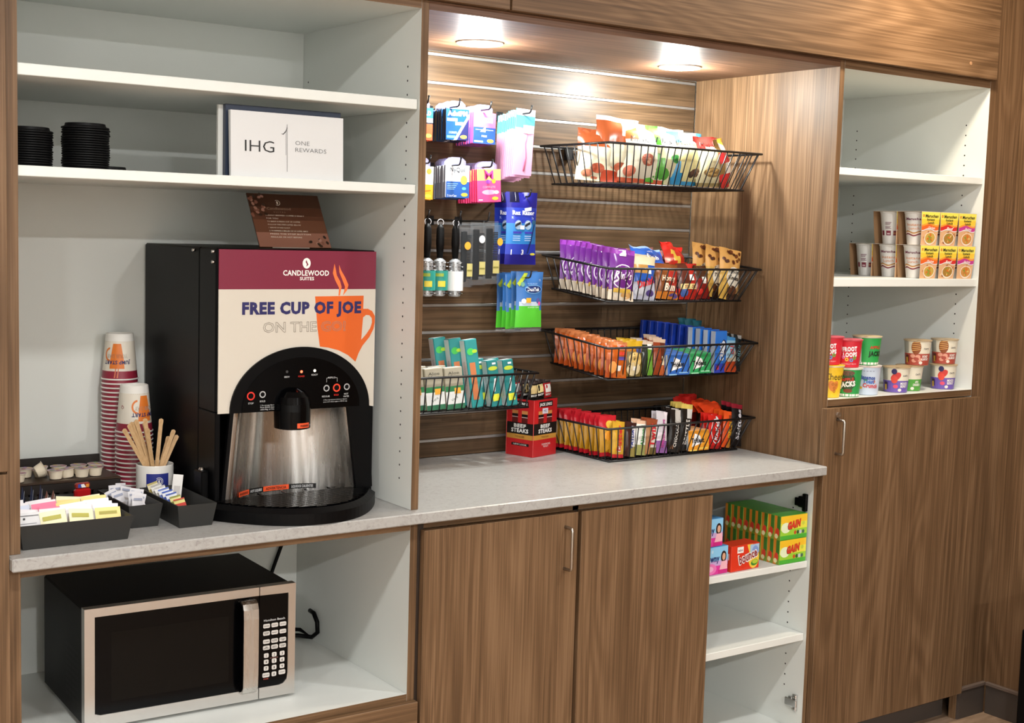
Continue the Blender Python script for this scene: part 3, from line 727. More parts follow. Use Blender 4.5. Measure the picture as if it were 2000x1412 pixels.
# narrow trays: creamer sticks
sa = packet_mesh(.03, .062, 'd9d7da', [(-.4, .82, .4, .9, '9aa0b4'), (-.4, .5, .4, .58, 'b0a8a4')], .004); sa.name = 'creamer_packet'
random.seed(5)
for i in range(10):
    o = sa if i == 0 else dup(sa); tag(o, 'white creamer packet in the middle narrow tray, %s from the front' % ORD[i].replace('front-most', 'first'), 'creamer packet', 'creamer packets in the middle narrow tray')
    o.location = (.283+.018*(i % 2)+random.uniform(-.003, .003), .133+i*.0165, .9185); o.rotation_euler = (radians(-16+random.uniform(-8, 8)), radians(random.uniform(-16, 16)), radians(random.uniform(-25, 25)))
kd = [('yellow', 'd8cf84', 'c04038'), ('yellow', 'ddd694', '8a9040'), ('blue and white', 'dfe2ea', '3c58a8'), ('blue and white', 'e4e6ec', '2f4fa6'), ('blue and white', 'dfe2ea', '5a70b8'), ('white', 'ecebe8', 'b8b4ae'), ('white', 'e6e4e0', 'a8a49e'), ('cream', 'e6ddb8', 'b0a058')]
cnt = {}
for i, (k, c1, c2) in enumerate(kd):
    o = packet_mesh(.024, .068, c1, [(-.5, .62, .5, .8, c2), (-.5, .95, .5, 1, c2)], .004); o.name = 'stick_packet'; cnt[k] = cnt.get(k, 0)+1
    tag(o, '%s stick packet leaning in the right narrow tray, %s of its colour' % (k, ORD[cnt[k]-1].replace('front-most', 'first')), 'stick packet')
    o.location = (.378, .096+i*.02, .9195); o.rotation_euler = (radians(-52+i*4.2), radians(-12-i), radians(-14))
o = packet_mesh(.022, .085, 'e4e2de', [(-.3, .3, .3, .7, 'c8c4c0')], .004); o.name = 'stick_packet'; tag(o, 'tall white paper packet upright at the back of right narrow tray', 'stick packet'); o.location = (.398, .215, .9185); o.rotation_euler = (radians(-4), radians(6), radians(-20))
# creamer rack at the back
t = thing('creamer_rack', 'black slotted two-tier rack behind the sugar trays', 'rack', (.17, .36, .9145)); b = MB(); RK = mat('1d1612', .4)
W2 = .155
b.box(-W2, 0, .062, W2, .15, .068, mat('3a2a1e', .35), ch=.0015)
b.box(-W2, .0, 0, W2, .004, .03, RK); b.box(-W2, 0, .042, W2, .004, .0622, RK)
for i in range(17): x = -W2+i*2*W2/16; b.box(x-.0045, 0, .0295, x+.0045, .004, .0425, RK)
for x in (-W2, W2-.004): b.box(x, .0042, 0, x+.004, .15, .0622, RK)
b.box(-W2, .146, .0682, W2, .15, .098, RK, ch=.001); b.build('rack_body', t)
MB().box(-.15, .135, .002, .15, .144, .05, mat('8f8a84', .6)).build('slot_light_strip', t)  # pale strip added to imitate light showing through the slots
def make_creamer():
    t = thing('creamer_cup', 'creamer', 'creamer'); b = MB()
    b.lathe([(0, 0), (.0125, 0), (.0135, .001), (.0165, .0185), (.0185, .0188), (.0185, .0198), (0, .0198)], mat('e9dcc4', .35), 20); b.build('cup', t)
    b = MB(); b.lathe([(0, .0203), (.0188, .0200), (.0189, .0199)], mat('b59aa0', .35), 20); fn = plane((0, 0, .0203), (1, 0, 0), (0, 1, 0))
    for a, c in ((0, 'd8b458'), (1.3, '8a5a94'), (2.6, '7d9a50'), (4.1, 'a04a4a')): b.ell(fn, .010*cos(a), .010*sin(a), .007, .005, mat(c, .35), .0003, 10, a)
    b.build('foil_lid', t); return t
cr0 = None
spots = [(.045, .385, 0, 0), (.1, .384, 0, 0), (.142, .392, 0, -1.15), (.184, .386, 0, 0), (.214, .395, 0, .12), (.243, .384, 0, 0), (.275, .388, 0, 0), (.08, .425, 0, 0), (.13, .435, 0, 0), (.165, .43, 0, .2), (.205, .434, 0, 0), (.25, .43, 0, 0), (.29, .432, 0, 0)]
cl = ['first', 'second', 'third', 'fourth', 'fifth', 'sixth', 'seventh']
for i, (x, y, z, ti) in enumerate(spots):
    if cr0 is None: cr0 = o = make_creamer()
    else: o = dup(cr0)
    o['label'] = ('small creamer cup tipped on its side, foil lid facing right, on the rack' if ti < -1 else 'small creamer cup with printed foil lid, %s along the %s row on the rack' % (cl[i if i < 7 else i-7], 'front' if i < 7 else 'back')); o['group'] = 'creamer cups on the black rack'
    o.location = (x, y, .9832+(.017 if ti < -1 else .0004)); o.rotation_euler = (0, -ti, random.uniform(-.4, .4)) if ti else (0, 0, random.uniform(0, 6))

# ================================================================ microwave
t = thing('microwave', 'black microwave oven with stainless front frame in the lower bay', 'microwave', (.170, .14, .4708), radians(-2)); MWW, MWH, MWD = .488, .264, .34; z0 = .0075
def mz(z): return z+z0
b = MB(); b.box(.002, .0225, z0, MWW-.002, MWD, z0+MWH-.003, BLKM, ch=.004)
fl_ = plane((.002, .0, 0), (0, -1, 0), (0, 0, 1))
for i in range(9):
    for j in range(9): b.ell(fl_, -.06-.011*i, z0+.04+.014*j, .0035, .0048, mat('050505', .6), .0003, 6)
b.build('case', t)
def quadprism(b, Q, y0, y1, m): b.prism(Q, -y1, -y0, lambda u, v, d: (u, -d, v), m)
H_ = MWH+z0
SB = STEELX
b = MB(); fx0, fx1 = .022, .3985
# door frame pieces (mitred), left of the split at .3985
def fpoly(pts): b.prism([(u, z) for u, z in pts], 0, .022, lambda u, v, d: (u, .0222-d, v), SB)
fpoly([(0, z0), (.022, z0+.03), (.022, H_-.019), (0, H_)])
fpoly([(0, H_), (.022, H_-.019), (.3975, H_-.0195), (.3975, H_)])
fpoly([(0, z0), (.3975, z0), (.3975, z0+.0255), (.034, z0+.0265), (.024, z0+.03), (.022, z0+.03)])
d_ = b.build('door', t)
b = MB(); b.box(.0222, .0022, z0+.026, .3975, .0215, H_-.0192, BLKG); w_ = b.build('door_glass', d_)
b = MB(); b.rect(plane((0, .0020, 0)), .058, z0+.053, .3255, z0+.206, mat('0a0908', .18, spec=.15), 0); b.build('window', d_)
b = MB(); b.prism([(.3505, 0), (.3855, 0), (.3855, .004), (.3505, .004)], 0, 1, lambda u, v, d: (u, -v-.0265, z0+.05+d*.163), STEEL)
HP = [(.001, z0+.239), (-.014, z0+.2405), (-.024, z0+.235), (-.029, z0+.222), (-.0305, z0+.2), (-.0305, z0+.07), (-.029, z0+.042), (-.024, z0+.029), (-.014, z0+.023), (.001, z0+.023)]
b = MB(); V = []; F = []
for i, (y, z) in enumerate(HP):
    y2 = y+.004; z2 = z+(-.004 if i < 3 else .004 if i > 6 else 0)
    for u in (.3485, .3845): V.append((u, y, z))
    for u in (.3485, .3845): V.append((u, y2, z2))
for i in range(len(HP)-1):
    a = i*4; c = a+4; F += [(a, a+1, c+1, c), (a+3, a+2, c+2, c+3), (a+1, a+3, c+3, c+1), (a+2, a, c, c+2)]
b.add(V, F, STEEL, False); b.build('handle', d_)
b = MB()
fpoly([(.3995, H_), (.3995, H_-.0195), (.470, H_-.021), (MWW, H_)]); fpoly([(MWW, H_), (.470, H_-.021), (.470, z0+.052), (MWW, z0)])
fpoly([(.3995, z0), (MWW, z0), (.470, z0+.052), (.4675, z0+.037), (.459, z0+.0285), (.449, z0+.026), (.3995, z0+.026)])
p_ = b.build('panel_frame', t)
cp = [(.3995, z0+.0262), (.449, z0+.0262), (.459, z0+.0288), (.4675, z0+.0372), (.4698, z0+.052), (.4698, H_-.0205), (.3995, H_-.0197)]
b = MB(); b.prism(cp, 0, .0196, lambda u, v, d: (u, .0222-d, v), BLKG); cpn = b.build('control_panel', t)
fn = plane((0, .0026, 0)); g = MB(); g.text(fn, 'Hamilton Beach', .4366, z0+.1835, .0055, mat('d8d8d8', .4), width=.052); g.text(fn, 'POWER LEVEL', .4366, z0+.0925, .002, mat('c08a80', .4), width=.02); g.text(fn, 'PAUSE', .417, z0+.0445, .003, mat('d06050', .4), width=.012); g.build('brand_lettering', cpn)
BT = mat('cfcac4', .4); TX = mat('2a2826', .5)
btn = []
for r, (zc, names) in enumerate(((.170, ('POPCORN', 'PIZZA', 'POTATO')), (.1525, ('DINNER\nPLATE', 'REHEAT', 'VEG')), (.133, ('TIME', 'DEF\nWT', 'KITCHEN\nTIMER')), (.1184, ('TIME\nDEFROST', 'WEIGHT\nDEFROST', 'POWER\nLEVEL')))):
    for c, s_ in enumerate(names): btn.append((.4172+c*.0203, zc, .0165, .0098, s_))
for r, zc in enumerate((.100, .085, .0695)):
    for c in range(3): btn.append((.4172+c*.0198, zc, .0115, .0105, str(r*3+c+1)))
btn += [(.417, .0535, .0175, .0105, 'STOP'), (.4368, .0535, .0115, .0105, '0'), (.4568, .0550, .0165, .0105, 'START')]
for x, z, w_, h_, s_ in btn:
    b = MB(); c = .0018; pl = [(x-w_/2+c, z0+z-h_/2), (x+w_/2-c, z0+z-h_/2), (x+w_/2, z0+z-h_/2+c), (x+w_/2, z0+z+h_/2-c), (x+w_/2-c, z0+z+h_/2), (x-w_/2+c, z0+z+h_/2), (x-w_/2, z0+z+h_/2-c), (x-w_/2, z0+z-h_/2+c)]
    b.prism(pl, 0, .0008, lambda u, v, d: (u, .0026-d, v), BT); fb = plane((0, .0018, 0))
    b.text(fb, s_, x, z0+z, .0058 if len(s_) == 1 else .0026, TX, width=None if len(s_) == 1 else w_*.75, bold=1, h=.0003); b.build('button', cpn)
for x in (.05, .44):
    for y in (.04, .30): MB().lathe([(0, 0), (.011, 0), (.011, .0078), (0, .0078)], BLACK, 14, (x, y, 0)).build('foot', t)
CI = lambda x, y, z: ((x-.170)*cos(radians(-2))+(y-.14)*sin(radians(-2)), -(x-.170)*sin(radians(-2))+(y-.14)*cos(radians(-2)), z-.4708)
b = MB(); b.tube([CI(.60, .49, .50), CI(.72, .53, .479), CI(.82, .54, .478), CI(.865, .52, .478), CI(.882, .475, .483), CI(.884, .447, .503), CI(.884, .450, .53), CI(.884, .47, .549), CI(.882, .49, .552)], .006, BLACK, 8)
b.tube([CI(.60, .49, .52), CI(.75, .51, .492), CI(.84, .50, .486), CI(.872, .47, .49), CI(.86, .50, .50), CI(.80, .53, .505), CI(.70, .53, .51)], .005, BLACK, 8); b.build('power_cord', t)
o = MB().tube([(.868, .578, .862), (.840, .574, .72), (.815, .572, .66), (.80, .57, .62), (.79, .57, .57)], .005, BLACK, 8).build('cable'); tag(o, 'black cable hanging behind the microwave from the worktop', 'cable')

# ================================================================ hanging goods on the slat wall
HK = mat('101012', .35)
def hook(x, za, what, tip=.02):
    t = thing('display_hook', 'black slat wall hook holding '+what, 'hook', (x, .5995, za))
    b = MB(); b.tube([(0, -.003, 0), (0, -.08, .0005), (0, -.148, .001), (0, -.154, .004), (0, -.160, tip)], .0024, HK, 8)
    for k in (0,): b.lathe([(0, 0), (.0033, .001), (.0033, .004), (0, .005)], HK, 8, (0, -.160, tip-.002))
    b.build('peg', t); MB().box(-.012, -.0035, -.014, .012, 0, .012, HK, ch=.001).build('wall_clip', t)
HX = [1.187, 1.286, 1.3885, 1.5265]
RY = mat('f2c53a', .4); WT = mat('f1f1f3', .35); TXB = mat('1c2352', .4)
def sticker(b, fn, u, v, w_=.011, h_=.005, c='f0c040'): b.ell(fn, u, v, w_, h_, mat(c, .4), .0005, 14)
def carton(w_, h_, d_, edge, art, tab=True, tabcol=None):
    """blister carton: base centre at origin, front at y=-d_/2; returns (root mesh parts)"""
    t = thing('medicine_pack', 'pack', 'medicine pack'); E_ = mat(edge, .4)
    b = MB(); b.box(-w_/2, -d_/2, 0, w_/2, d_/2, h_, E_, ch=.0008); fn = plane((0, -d_/2, 0)); art(b, fn, w_, h_); b.build('carton', t)
    if tab:
        b = MB(); q = .022; pl = [(-w_*.38, h_-.006), (w_*.38, h_-.006), (w_*.38, h_+q*.55), (w_*.22, h_+q), (-w_*.22, h_+q), (-w_*.38, h_+q*.55)]
        b.prism(pl, -.0005, .0005, lambda u, v, d: (u, d+.001, v), tabcol or CLEAR); b.build('hang_tab', t)
    return t
def hang_row(proto, n, x, y, z, dy, front_label, rest, group, tilt=0, dz=-.0006):
    for i in range(n):
        o = proto if i == 0 else dup(proto)
        o.location = (x+random.uniform(-.0012, .0012), y+i*dy, z+i*dz+random.uniform(-.001, .001)); o.rotation_euler = (0, radians(tilt+random.uniform(-1, 1)), radians(random.uniform(-2, 2)))
        o['label'] = front_label if i == 0 else '%s, %s from the front on its hook' % (rest, ORD[i]); o['group'] = group
random.seed(21)
def a_red(b, fn, w_, h_):
    b.rect(fn, -w_/2, h_*.68, w_/2, h_, mat('1c74a8', .4)); b.rect(fn, -w_/2, h_*.55, w_/2, h_*.68, WT); b.rect(fn, -w_/2, h_*.0, w_/2, h_*.5, mat('cc4424', .4)); sticker(b, fn, w_*.30, .012)
    b.text(fn, 'COLD', w_*.12, h_*.84, .012, WT, width=.04, bold=2)
hang_row(carton(.07, .086, .008, '22242c', a_red), 5, 1.1935, .488, 1.8095, .0115, 'orange-red and blue medicine pack at the left end of the upper hooks', 'orange-red medicine pack', 'red packs on the first upper hook')
def a_adv(b, fn, w_, h_):
    b.rect(fn, -w_/2, 0, w_/2, h_, mat('0e3c6c', .4), .0002); b.poly(fn, [(w_/2, 0), (w_/2, h_*.75), (0, 0)], mat('181b48', .4), .0003)
    b.quad(fn, [(-.012, 0), (-.003, 0), (w_/2, h_*.72), (w_/2, h_*.86)], WT, .0004); b.text(fn, 'AdviPM', 0, h_*.86, .0125, WT, width=w_*.86, bold=3, h=.0008)
    b.rect(fn, -w_*.46, h_*.60, w_*.0, h_*.70, mat('86b8d4', .4), .0006); b.rect(fn, -w_*.1, h_*.48, w_*.3, h_*.58, WT, .0007); b.rect(fn, -w_*.46, h_*.06, -w_*.1, h_*.14, mat('55c4d8', .4), .0006); b.text(fn, '2 CAPLETS', -w_*.2, h_*.24, .006, mat('bfe6f2', .4), width=.026); sticker(b, fn, w_*.27, .009)
hang_row(carton(.074, .084, .008, '10131c', a_adv), 7, 1.3075, .488, 1.8155, .0112, 'blue pain reliever pack with white swoosh at front of second upper hook', 'dark edged blue pain reliever pack', 'blue packs on the second upper hook')
def a_pk(b, fn, w_, h_):
    b.rect(fn, -w_/2, h_*.5, w_/2, h_, mat('d8609e', .4), .0002); b.rect(fn, -w_/2, 0, w_/2, h_*.53, mat('1f428a', .4), .0003); b.rect(fn, -w_*.34, h_*.68, w_*.36, h_*.84, WT, .0004)
    b.text(fn, 'Pamprin', 0, h_*.76, .0095, mat('7a3a94', .4), width=w_*.55, bold=1.5, h=.0008); b.poly(fn, [(-w_*.2, h_*.38), (w_*.05, h_*.56), (w_*.05, h_*.38)], WT, .0005); b.rect(fn, -w_*.4, h_*.44, w_*.4, h_*.455, WT, .0006)
    b.rect(fn, -w_*.45, h_*.04, -w_*.05, h_*.1, mat('7fb4dc', .4), .0005); b.text(fn, 'MAX', 0, h_*.25, .006, WT); sticker(b, fn, w_*.28, .009)
hang_row(carton(.073, .086, .008, 'e0559a', a_pk), 8, 1.3980, .488, 1.8105, .0115, 'pink and blue caplet pack at front of third upper hook', 'pink edged caplet pack', 'pink packs on the third upper hook')
# toothbrush pouches
def make_pouch():
    t = thing('toothbrush_pouch', 'pouch', 'toothbrush pouch'); w_, h_ = .067, .186; b = MB()
    b.box(-w_/2, -.0012, 0, w_/2, .0012, h_*.72, CLEARP); b.box(-w_/2, -.0018, h_*.72, w_/2, .0018, h_, mat('5fb4c4', .4)); fn = plane((0, -.002, 0)); b.rect(fn, -w_/2, h_*.9, w_/2, h_, mat('e8e4f4', .4)); b.rect(fn, -w_*.1, h_*.64, w_*.48, h_*.76, WT, .0006); b.quad(fn, [(0, h_*.8), (w_/2, h_*.74), (w_/2, h_*.9), (0, h_*.88)], mat('5ab8d4', .4))
    b.build('pouch', t)
    b = MB(); P = mat('f07aa0', .35); b.tube([(.004, .0, .012), (.007, 0, .05), (.004, 0, .09), (.009, 0, .125)], [.0035, .0045, .003, .003], P, 8); b.box(.003, -.0045, .118, .016, .0, .136, WT); b.build('toothbrush', t); return t
p0 = make_pouch()
for i in range(10):
    o = p0 if i == 0 else dup(p0); o.location = (1.533+random.uniform(-.001, .001), .488+i*.0098, 1.7265-.0012*i+(.004 if i == 0 else random.uniform(-.003, .003))); o.rotation_euler = (radians(1), radians(2), radians(random.uniform(-4, 4)))
    o['label'] = 'pale pink toothbrush pouch with teal top, %s on the right upper hook' % (ORD[i] if i == 0 else ORD[i]+' from the front'); o['group'] = 'pink toothbrush pouches'
for x, w_ in zip(HX, ('orange-red medicine packs at the left', 'blue pain reliever packs', 'pink and blue caplet packs', 'pink toothbrush pouches')): hook(x, 1.9020, w_)
# second row
def a_or(b, fn, w_, h_):
    b.rect(fn, -w_/2, h_*.4, w_/2, h_, mat('d8d2ca', .4), .0002); b.rect(fn, -w_/2, 0, w_/2, h_*.45, mat('f09a22', .4), .0003); b.ell(fn, w_*.3, h_*.85, .008, .008, mat('e88a3a', .4), .0005); b.quad(fn, [(-w_*.1, h_*.2), (w_*.4, h_*.26), (w_*.4, h_*.29), (-w_*.1, h_*.23)], mat('c85a18', .4), .0005); sticker(b, fn, w_*.28, .009)
hang_row(carton(.072, .089, .008, '3a3a46', a_or), 4, 1.1975, .488, 1.650, .0115, 'white and orange tablet pack at the left end of the lower hooks', 'white and orange tablet pack', 'orange packs on the first lower hook')
def a_ny(b, fn, w_, h_):
    b.rect(fn, -w_/2, h_*.48, w_/2, h_, mat('d8dae0', .4), .0002); b.rect(fn, -w_*.46, 0, w_/2, h_*.5, mat('234f94', .4), .0003); b.text(fn, 'NyQuil', 0, h_*.87, .0125, mat('2a2c34', .4), width=w_*.62, bold=.5); b.text(fn, 'COLD & FLU', 0, h_*.72, .005, mat('8a90a0', .4)); b.ell(fn, w_*.27, h_*.55, .0115, .0125, mat('f0cf4a', .4), .0006)
    for k in range(4): b.rect(fn, -w_*.42, h_*(.42-.055*k), -w_*.42+.035-.004*k, h_*(.435-.055*k), mat('9cc0e0', .4), .0006)
    b.ell(fn, w_*.28, h_*.29, .007, .004, mat('57b4dc', .4), .0006); b.text(fn, '2 LiquiCaps', -w_*.22, h_*.07, .006, WT, width=.03); sticker(b, fn, w_*.3, .009)
hang_row(carton(.079, .089, .008, '8f94a4', a_ny), 7, 1.3120, .488, 1.6575, .0105, 'white and blue cold medicine pack at front of second lower hook', 'grey edged cold medicine pack', 'blue cold packs on the second lower hook')
def a_mm(b, fn, w_, h_):
    b.rect(fn, -w_/2, 0, w_/2, h_, mat('d44880', .4), .0002); b.rect(fn, -w_/2, h_*.66, w_/2, h_, mat('e8c468', .4), .0003); b.text(fn, 'M', 0, h_*.84, .026, mat('d8408a', .4), width=.03, bold=.8, h=.0008); b.ell(fn, -w_*.04, h_*.62, .008, .006, mat('9a4ab0', .4), .0006); b.ell(fn, w_*.2, h_*.64, .006, .007, mat('f0c030', .4), .0006)
    b.text(fn, 'COMPLETE', .0, h_*.46, .006, mat('f6b0c0', .4), width=.042, h=.0006); b.ell(fn, w_*.0, h_*.3, .024, .007, mat('f4a0c4', .4), .0004); b.ell(fn, w_*.3, h_*.3, .009, .005, WT, .0006); b.rect(fn, -w_*.45, h_*.05, -w_*.28, h_*.08, WT, .0006); sticker(b, fn, w_*.25, .010)
hang_row(carton(.079, .091, .008, 'd8305c', a_mm), 9, 1.4210, .488, 1.6505, .0118, 'pink pack with large M on yellow at front of third lower hook', 'hot pink tablet pack', 'hot pink packs on the third lower hook', -2.5)
for x, w_ in zip((1.196, 1.294, 1.398), ('white and orange tablet packs', 'blue cold medicine packs', 'hot pink tablet packs')): hook(x, 1.7450, w_)
# bags on hooks
def pillow(b, w_, h_, t_, colf, nu=10, nv=14, crimp=.06, wr=.0, seed=0, topw=1.0, both=True):
    rnd = random.Random(seed); ph = [rnd.uniform(0, 6.28) for _ in range(6)]
    def bul(s_, v):
        if v < crimp or v > 1-crimp: e = 0
        else: e = max(0, sin(pi*(v-crimp)/(1-2*crimp)))**.55
        return t_/2*e*max(0, 1-abs(s_)**3)
    def pos(s_, v, sg):
        y = bul(s_, v); wv = wr*(sin(7*s_+ph[0]+5*v)+sin(11*v+ph[1]-4*s_)+.6*sin(17*s_+ph[2]))*(.35+.65*min(1, y/(t_/2+1e-6)))
        return ((s_*w_/2)*(1-.07*sin(pi*v)*(t_ > .01))*(1+(topw-1)*v), sg*(y+wv*.6)+(wr*2*sin(5*s_+ph[3]) if v > .9 else 0), v*h_)
    for sg in ((-1, 1) if both else (-1,)):
        cells = {}
        V = [pos(i/nu*2-1, j/nv, sg) for j in range(nv+1) for i in range(nu+1)]
        for j in range(nv):
            for i in range(nu):
                f = (j*(nu+1)+i, j*(nu+1)+i+1, (j+1)*(nu+1)+i+1, (j+1)*(nu+1)+i); m = colf((i+.5)/nu*2-1, (j+.5)/nv, sg)
                cells.setdefault(m, []).append(f if sg < 0 else f[::-1])
        for m, fs in cells.items(): b._sub(V, fs, m, True)
    def fn(u, v, h):
        s_ = max(-1, min(1, u/(w_/2))); q = pos(s_, max(0, min(1, v/h_)), -1); return (q[0], q[1]-h-.0004, q[2])
    return fn
G = lambda c: mat(c, .22)
def razor_bag(seed, label, loc, rz):
    t = thing('razor_bag', label, 'razor bag', loc, rz); b = MB(); D_, M_, L_ = G('1f1f86'), G('2b3fb4'), G('2f7fc8')
    fn = pillow(b, .108, .205, .022, lambda s_, v, g: (mat('12143a', .3) if -.9 < s_ < -.3 and v > .86 else D_ if v > .78 or v < .12 else L_ if .3 < v < .6 else M_), wr=.0012, seed=seed, crimp=.03)
    R_ = mat('b8cdf0', .3); T2 = mat('e9eef8', .3)
    b.rect(fn, -.026, .180, -.0245, .2045, T2, .0006, 1, 5); b.quad(fn, [(.005, .150), (.030, .154), (.030, .164), (.005, .160)], T2, .0008, 3, 2)
    b.text(fn, 'Raz', -.024, .1475, .0115, T2, width=.026, bold=2.5, h=.001); b.text(fn, 'Razor', .020, .1475, .0115, T2, width=.046, bold=2.5, h=.001); b.text(fn, '3x', .036, .133, .008, R_, h=.001); b.text(fn, 'R', -.036, .133, .008, R_, h=.001)
    for cx in (-.018, .018): b.ell(fn, cx, .113, .0125, .0135, mat('8fa8c4', .3), .0006, 16); b.quad(fn, [(cx-.011, .106), (cx+.008, .115), (cx+.008, .122), (cx-.011, .113)], mat('22242e', .3), .0009, 3, 1); b.quad(fn, [(cx-.010, .117), (cx+.005, .122), (cx+.005, .124), (cx-.010, .119)], T2, .001, 3, 1)
    b.rect(fn, -.012, .100, .005, .111, T2, .0012, 2, 2); b.rect(fn, -.034, .088, -.006, .094, mat('3a3aa8', .3), .0008, 3, 1); b.rect(fn, .006, .088, .036, .094, mat('3a3aa8', .3), .0008, 3, 1)
    for k in range(3):
        b.rect(fn, -.034, .080-.006*k, -.010, .082-.006*k, R_, .0008, 3, 1); b.rect(fn, .006, .080-.006*k, .03, .082-.006*k, R_, .0008, 3, 1)
    b.quad(fn, [(.018, .032), (.023, .032), (.046, .115), (.042, .115)], mat('1a2a6a', .3), .001, 1, 10); b.ell(fn, .043, .120, .010, .007, mat('2c6a94', .3), .0009, 12)
    b.text(fn, '1', -.036, .036, .014, T2, bold=2, h=.001); b.text(fn, '3', .001, .036, .014, T2, bold=2, h=.001); b.ell(fn, .040, .030, .010, .0035, mat('d8d24a', .3), .0009)
    b.build('bag', t); return t
razor_bag(1, 'blue disposable razor bag hanging in front, beside pink pouches', (1.521, .468, 1.4765), radians(-2)); razor_bag(2, 'blue disposable razor bag hanging behind the front razor bag', (1.5125, .53, 1.476), radians(14))
hook(1.5325, 1.6685, 'the two blue razor bags')
def floss():
    t = thing('floss_bag', 'floss', 'floss bag'); b = MB(); B_, W_, G_ = G('3f74b8'), G('c4d4ea'), G('58c63a')
    fn = pillow(b, .092, .172, .013, lambda s_, v, g: (CLEARD if v < .06 else G_ if v < .40+.05*cos(s_*2.2) else W_ if v < .52 and abs(s_) < .8 else B_), wr=.0009, seed=4, crimp=.03)
    b.quad(fn, [(-.044, .138), (-.036, .130), (-.006, .168), (-.020, .169)], mat('b8cc3c', .3), .0007, 2, 6)
    b.ell(fn, .012, .122, .031, .0125, mat('7fb4e0', .3), .0007, 20); b.ell(fn, .012, .122, .029, .0105, mat('16306e', .3), .0009, 20); b.text(fn, 'DenTek', .012, .122, .0105, mat('eef2f8', .3), width=.044, bold=2, h=.0013)
    b.ell(fn, -.026, .136, .007, .007, mat('6aa090', .3), .0007); b.text(fn, 'FLOSS PICKS', .008, .138, .004, mat('a8c8e8', .3), width=.034, h=.001); b.rect(fn, -.014, .083, .004, .097, mat('f0b43c', .35), .0011, 3, 2); b.ell(fn, .030, .089, .007, .008, mat('5a5a9c', .3), .0009); b.ell(fn, .035, .081, .005, .006, mat('e85aa8', .3), .0011); b.ell(fn, -.022, .088, .008, .007, mat('e8f0f4', .3), .0008)
    b.text(fn, '75', .034, .148, .006, mat('c8d8f0', .3), h=.001); b.text(fn, 'ADVANCED CLEAN', .012, .070, .0038, mat('e4f4dc', .3), width=.04, h=.001); b.build('bag', t); return t
f0 = floss()
for i in range(5):
    o = f0 if i == 0 else dup(f0); o.location = (1.558+random.uniform(-.002, .002), .472+i*.0235, 1.284-.002*i+random.uniform(-.003, .003)); o.rotation_euler = (0, radians(random.uniform(-2, 2)), radians(random.uniform(-5, 5)))
    o['label'] = 'blue and green floss pick bag, %s on the lowest right hook' % (ORD[i] if i == 0 else ORD[i]+' from the front'); o['group'] = 'floss pick bags'
hook(1.5425, 1.4385, 'the blue and green floss pick bags')
# hair brushes
def brush(label, loc, rz, teal, tilt=0):
    t = thing('hair_brush', label, 'hair brush', loc); t.rotation_euler = (0, radians(tilt), rz); b = MB()
    b.tube([(0, 0, .192), (0, 0, .18), (0, 0, .14), (0, 0, .1)], [.006, .0105, .0115, .008], BLKM, 12); b.build('handle', t)
    b = MB(); b.tube([(.009*cos(a), 0, .197+.009*sin(a)) for a in [2*pi*i/12 for i in range(12)]], .0012, mat('c8c8cc', .3), 6, closed=True); b.build('hang_loop', t)
    b = MB(); b.lathe([(.007, .1), (.0165, .092), (.0172, .0), (.015, -.004), (0, -.004)], mat('b8bcc0', .3, .6), 20)
    b.build('barrel', t); b = MB()
    for j in range(9):
        for i in range(14):
            a = 2*pi*(i+.5*(j % 2))/14; z = .004+j*.0105
            b.tube([(.017*sin(a), -.017*cos(a), z), (.0225*sin(a), -.0225*cos(a), z)], .0011, mat('1a1a1c', .5) if (i+j) % 3 else WT, 4)
    p = b.build('bristles', t); p['kind'] = 'stuff'
    b = MB(); fn = cone(.0238, .0238, 0, 1); b.rect(fn, -.032, .012, .032, .066, mat('2a9488', .4) if teal else WT, 0, 14, 1)
    if teal: b.rect(fn, -.022, .050, .004, .059, mat('9ab040', .4), .0005, 6, 1); b.rect(fn, -.012, .022, .010, .038, mat('e4d648', .4), .0005, 5, 1)
    else: b.rect(fn, .026, .03, .032, .062, mat('b8b040', .4), .0005, 2, 1)
    b.build('sleeve_label', t); return t
brush('black round hair brush with teal band, leftmost, half hidden by the panel', (1.200, .452, 1.393), -.3, True)
brush('black round hair brush with teal band and yellow price tag', (1.2555, .476, 1.392), -.2, True)
brush('black round hair brush with white paper band beside the combs', (1.3005, .468, 1.391), -.2, False)
hook(1.2975, 1.5955, 'the hair brushes', .024); hook(1.196, 1.5955, 'the half hidden left hair brush', .024)
def comb(label, loc, rz, wfac, yc):
    t = thing('comb_pack', label, 'comb pack', loc, rz); b = MB(); W_ = .046*wfac
    b.box(-W_/2, -.010, 0, W_/2, .004, .165, CLEARD, ch=.003); b.box(-W_/2, .0045, 0, W_/2, .006, .175, CLEARD); b.build('clear_blister', t)
    b = MB(); b.box(-W_*.40, -.004, .015, W_*.05, .001, .155, BLKM, ch=.002)
    for k in range(26): b.box(W_*.05, -.003, .024+k*.0047, W_*.38, 0, .0272+k*.0047, BLKM)
    b.build('comb', t); b = MB(); b.rect(plane((0, -.0102, 0)), -W_*.02, .03, W_*.40, .066, mat('c9bf78', .45), .0004); b.rect(plane((0, -.0102, 0)), 0, .045, W_*.36, .049, mat('8a8440', .45), .0008); b.build('price_label', t)
    if yc:
        b = MB(); b.ell(plane((0, -.0104, 0)), yc[0], yc[1], .010, .011, mat(yc[2], .4), .0006); b.build('sticker', t)
    return t
comb('clear comb blister with orange round sticker, left of the comb packs', (1.338, .472, 1.412), -.1, .9, (0, .115, 'f0a838')); comb('clear comb blister with white sticker, middle of the comb packs', (1.372, .462, 1.418), -.05, 1, (.006, .128, 'e8e8ea')); comb('clear comb blister with orange sticker at its right, frontmost', (1.412, .455, 1.422), .05, 1.15, (.022, .118, 'f0b03c'))
